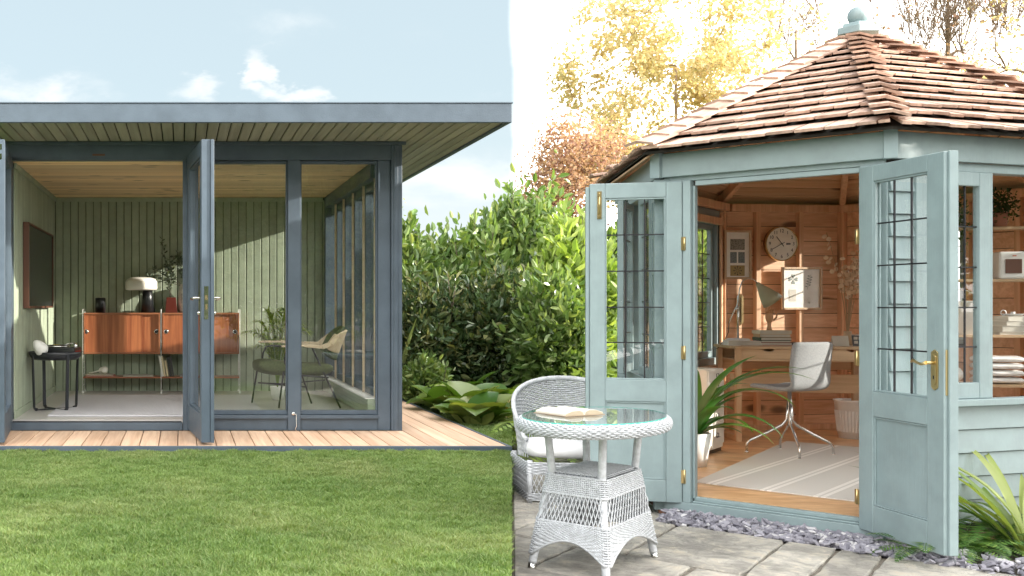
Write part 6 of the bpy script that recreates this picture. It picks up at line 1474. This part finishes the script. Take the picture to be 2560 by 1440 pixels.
tree('autumn_tree', 'golden autumn tree rising behind the left slope of the shingle roof', (7.9, 16, 0), pxp(1690, 210, 16), (1.75, 1.2, 1.9), 85, 15000, .07, M['yellow'], trunk_r=.06, sig=.13, bark=M['twigbark'])
tree('maple_tree', 'bronze-purple maple spreading over the sunlit laurels', (4.3, 14.6, 0), pxp(1425, 430, 14.6), (.78, .7, .66), 56, 8500, .048, M['bronze'], trunk_r=.06, sig=.12)
tree('autumn_tree', 'small golden tree between the maple and the shingle roof', (6.9, 15.4, 0), pxp(1560, 400, 15.4), (.75, .7, .75), 36, 5500, .055, M['yellow'], trunk_r=.05, sig=.12)
M['bare'] = plain('brown_twig_bark', (.20, .14, .09), .9)
tree('bare_tree', 'nearly leafless tree with upright twigs just left of the ball finial', (10.1, 17, 0), pxp(1990, 110, 17), (.85, .8, 1.5), 34, 330, .07, M['yellow'], trunk_r=.05, sig=.22, bark=M['bare'], up=.35, ntw=9, tl=5)
tree('bare_tree', 'tall bare tree with dense upright branches right of the finial', (13.2, 18, 0), pxp(2370, 20, 18), (1.6, 1.0, 1.6), 110, 500, .07, M['bronze'], trunk_r=.08, sig=.30, bark=M['bare'], up=.5, ntw=10, tl=5)
tree('bare_tree', 'bare tree at the right edge above the shingle roof', (14.2, 17, 0), pxp(2590, 60, 17), (1.0, 1.0, 1.7), 50, 900, .07, M['yellow'], trunk_r=.08, sig=.30, bark=M['bare'], up=.45, ntw=9, tl=5)
tree('autumn_tree', 'pale yellow tree low behind the right slope of the shingle roof', (13.0, 16.5, 0), pxp(2480, 250, 16.5), (1.4, .8, .55), 40, 3500, .055, M['yellow'], trunk_r=.06, sig=.16)
tree('copper_bush', 'dark copper-leaved bush glimpsed between the laurels', (5.1, 14.0, 0), pxp(1420, 600, 14.), (.5, .4, .45), 16, 1500, .06, leafmat('copper_leaf', [(.10, .04, .05), (.2, .08, .07), (.3, .14, .08)], .5, .3), trunk_r=.03, sig=.12, cat='shrub')
# shade tree standing out to the right of the paving (dapples the painted door) and garden trees behind the viewer, mirrored in the panes
tree('shade_tree', 'leafy green tree to the right of the patio that dapples the summerhouse front', (8.9, 3.9, ZP), (8.9, 3.9, 2.6), (.8, 1.6, 1.35), 90, 15000, .12, M['laurel'], trunk_r=.09, sig=.20)
tree('shade_tree', 'airy green tree added out of view on the right to shade the lawn', (9.6, 1.2, ZP), (9.6, 1.2, 2.7), (.8, 1.5, 1.2), 36, 2200, .12, M['laurel'], trunk_r=.09, sig=.20)  # unseen second tree, put here to keep low sun off the lawn
shrub('euonymus_bush', 'low variegated bush at the back corner of the deck', (2.60, 11.1), .26, .28, .50, 1300, .075, M['laurel'], 6, .12, clumps=14)
for k, (x, y, h, r, lab) in enumerate(((-4.5, -11, 5.0, 2.4, 'leftmost tall garden tree mirrored in the panes'), (-.3, -12, 5.6, 2.5, 'tall garden tree straight behind the lawn, mirrored in the panes'), (3.8, -11.5, 5.2, 2.4, 'tall garden tree mirrored in the right-hand pane'), (8., -10.5, 5.0, 2.4, 'rightmost tall garden tree mirrored in the panes'), (1.8, -15, 6.5, 2.6, 'taller garden tree in the second row, mirrored in the middle pane'), (6., -15, 6.5, 2.6, 'taller garden tree in the second row, mirrored in the right-hand pane'), (-2.6, -15, 6.5, 2.6, 'taller garden tree in the second row, mirrored near the open doorway'))):
    shrub('garden_tree', lab, (x, y), r, 1.5, h + 2.6, 9000, .26, M['laurel'], 6, .6, clumps=44, inner=1.3, cat='tree', zlow=.3, group='garden trees on the far side of the lawn')
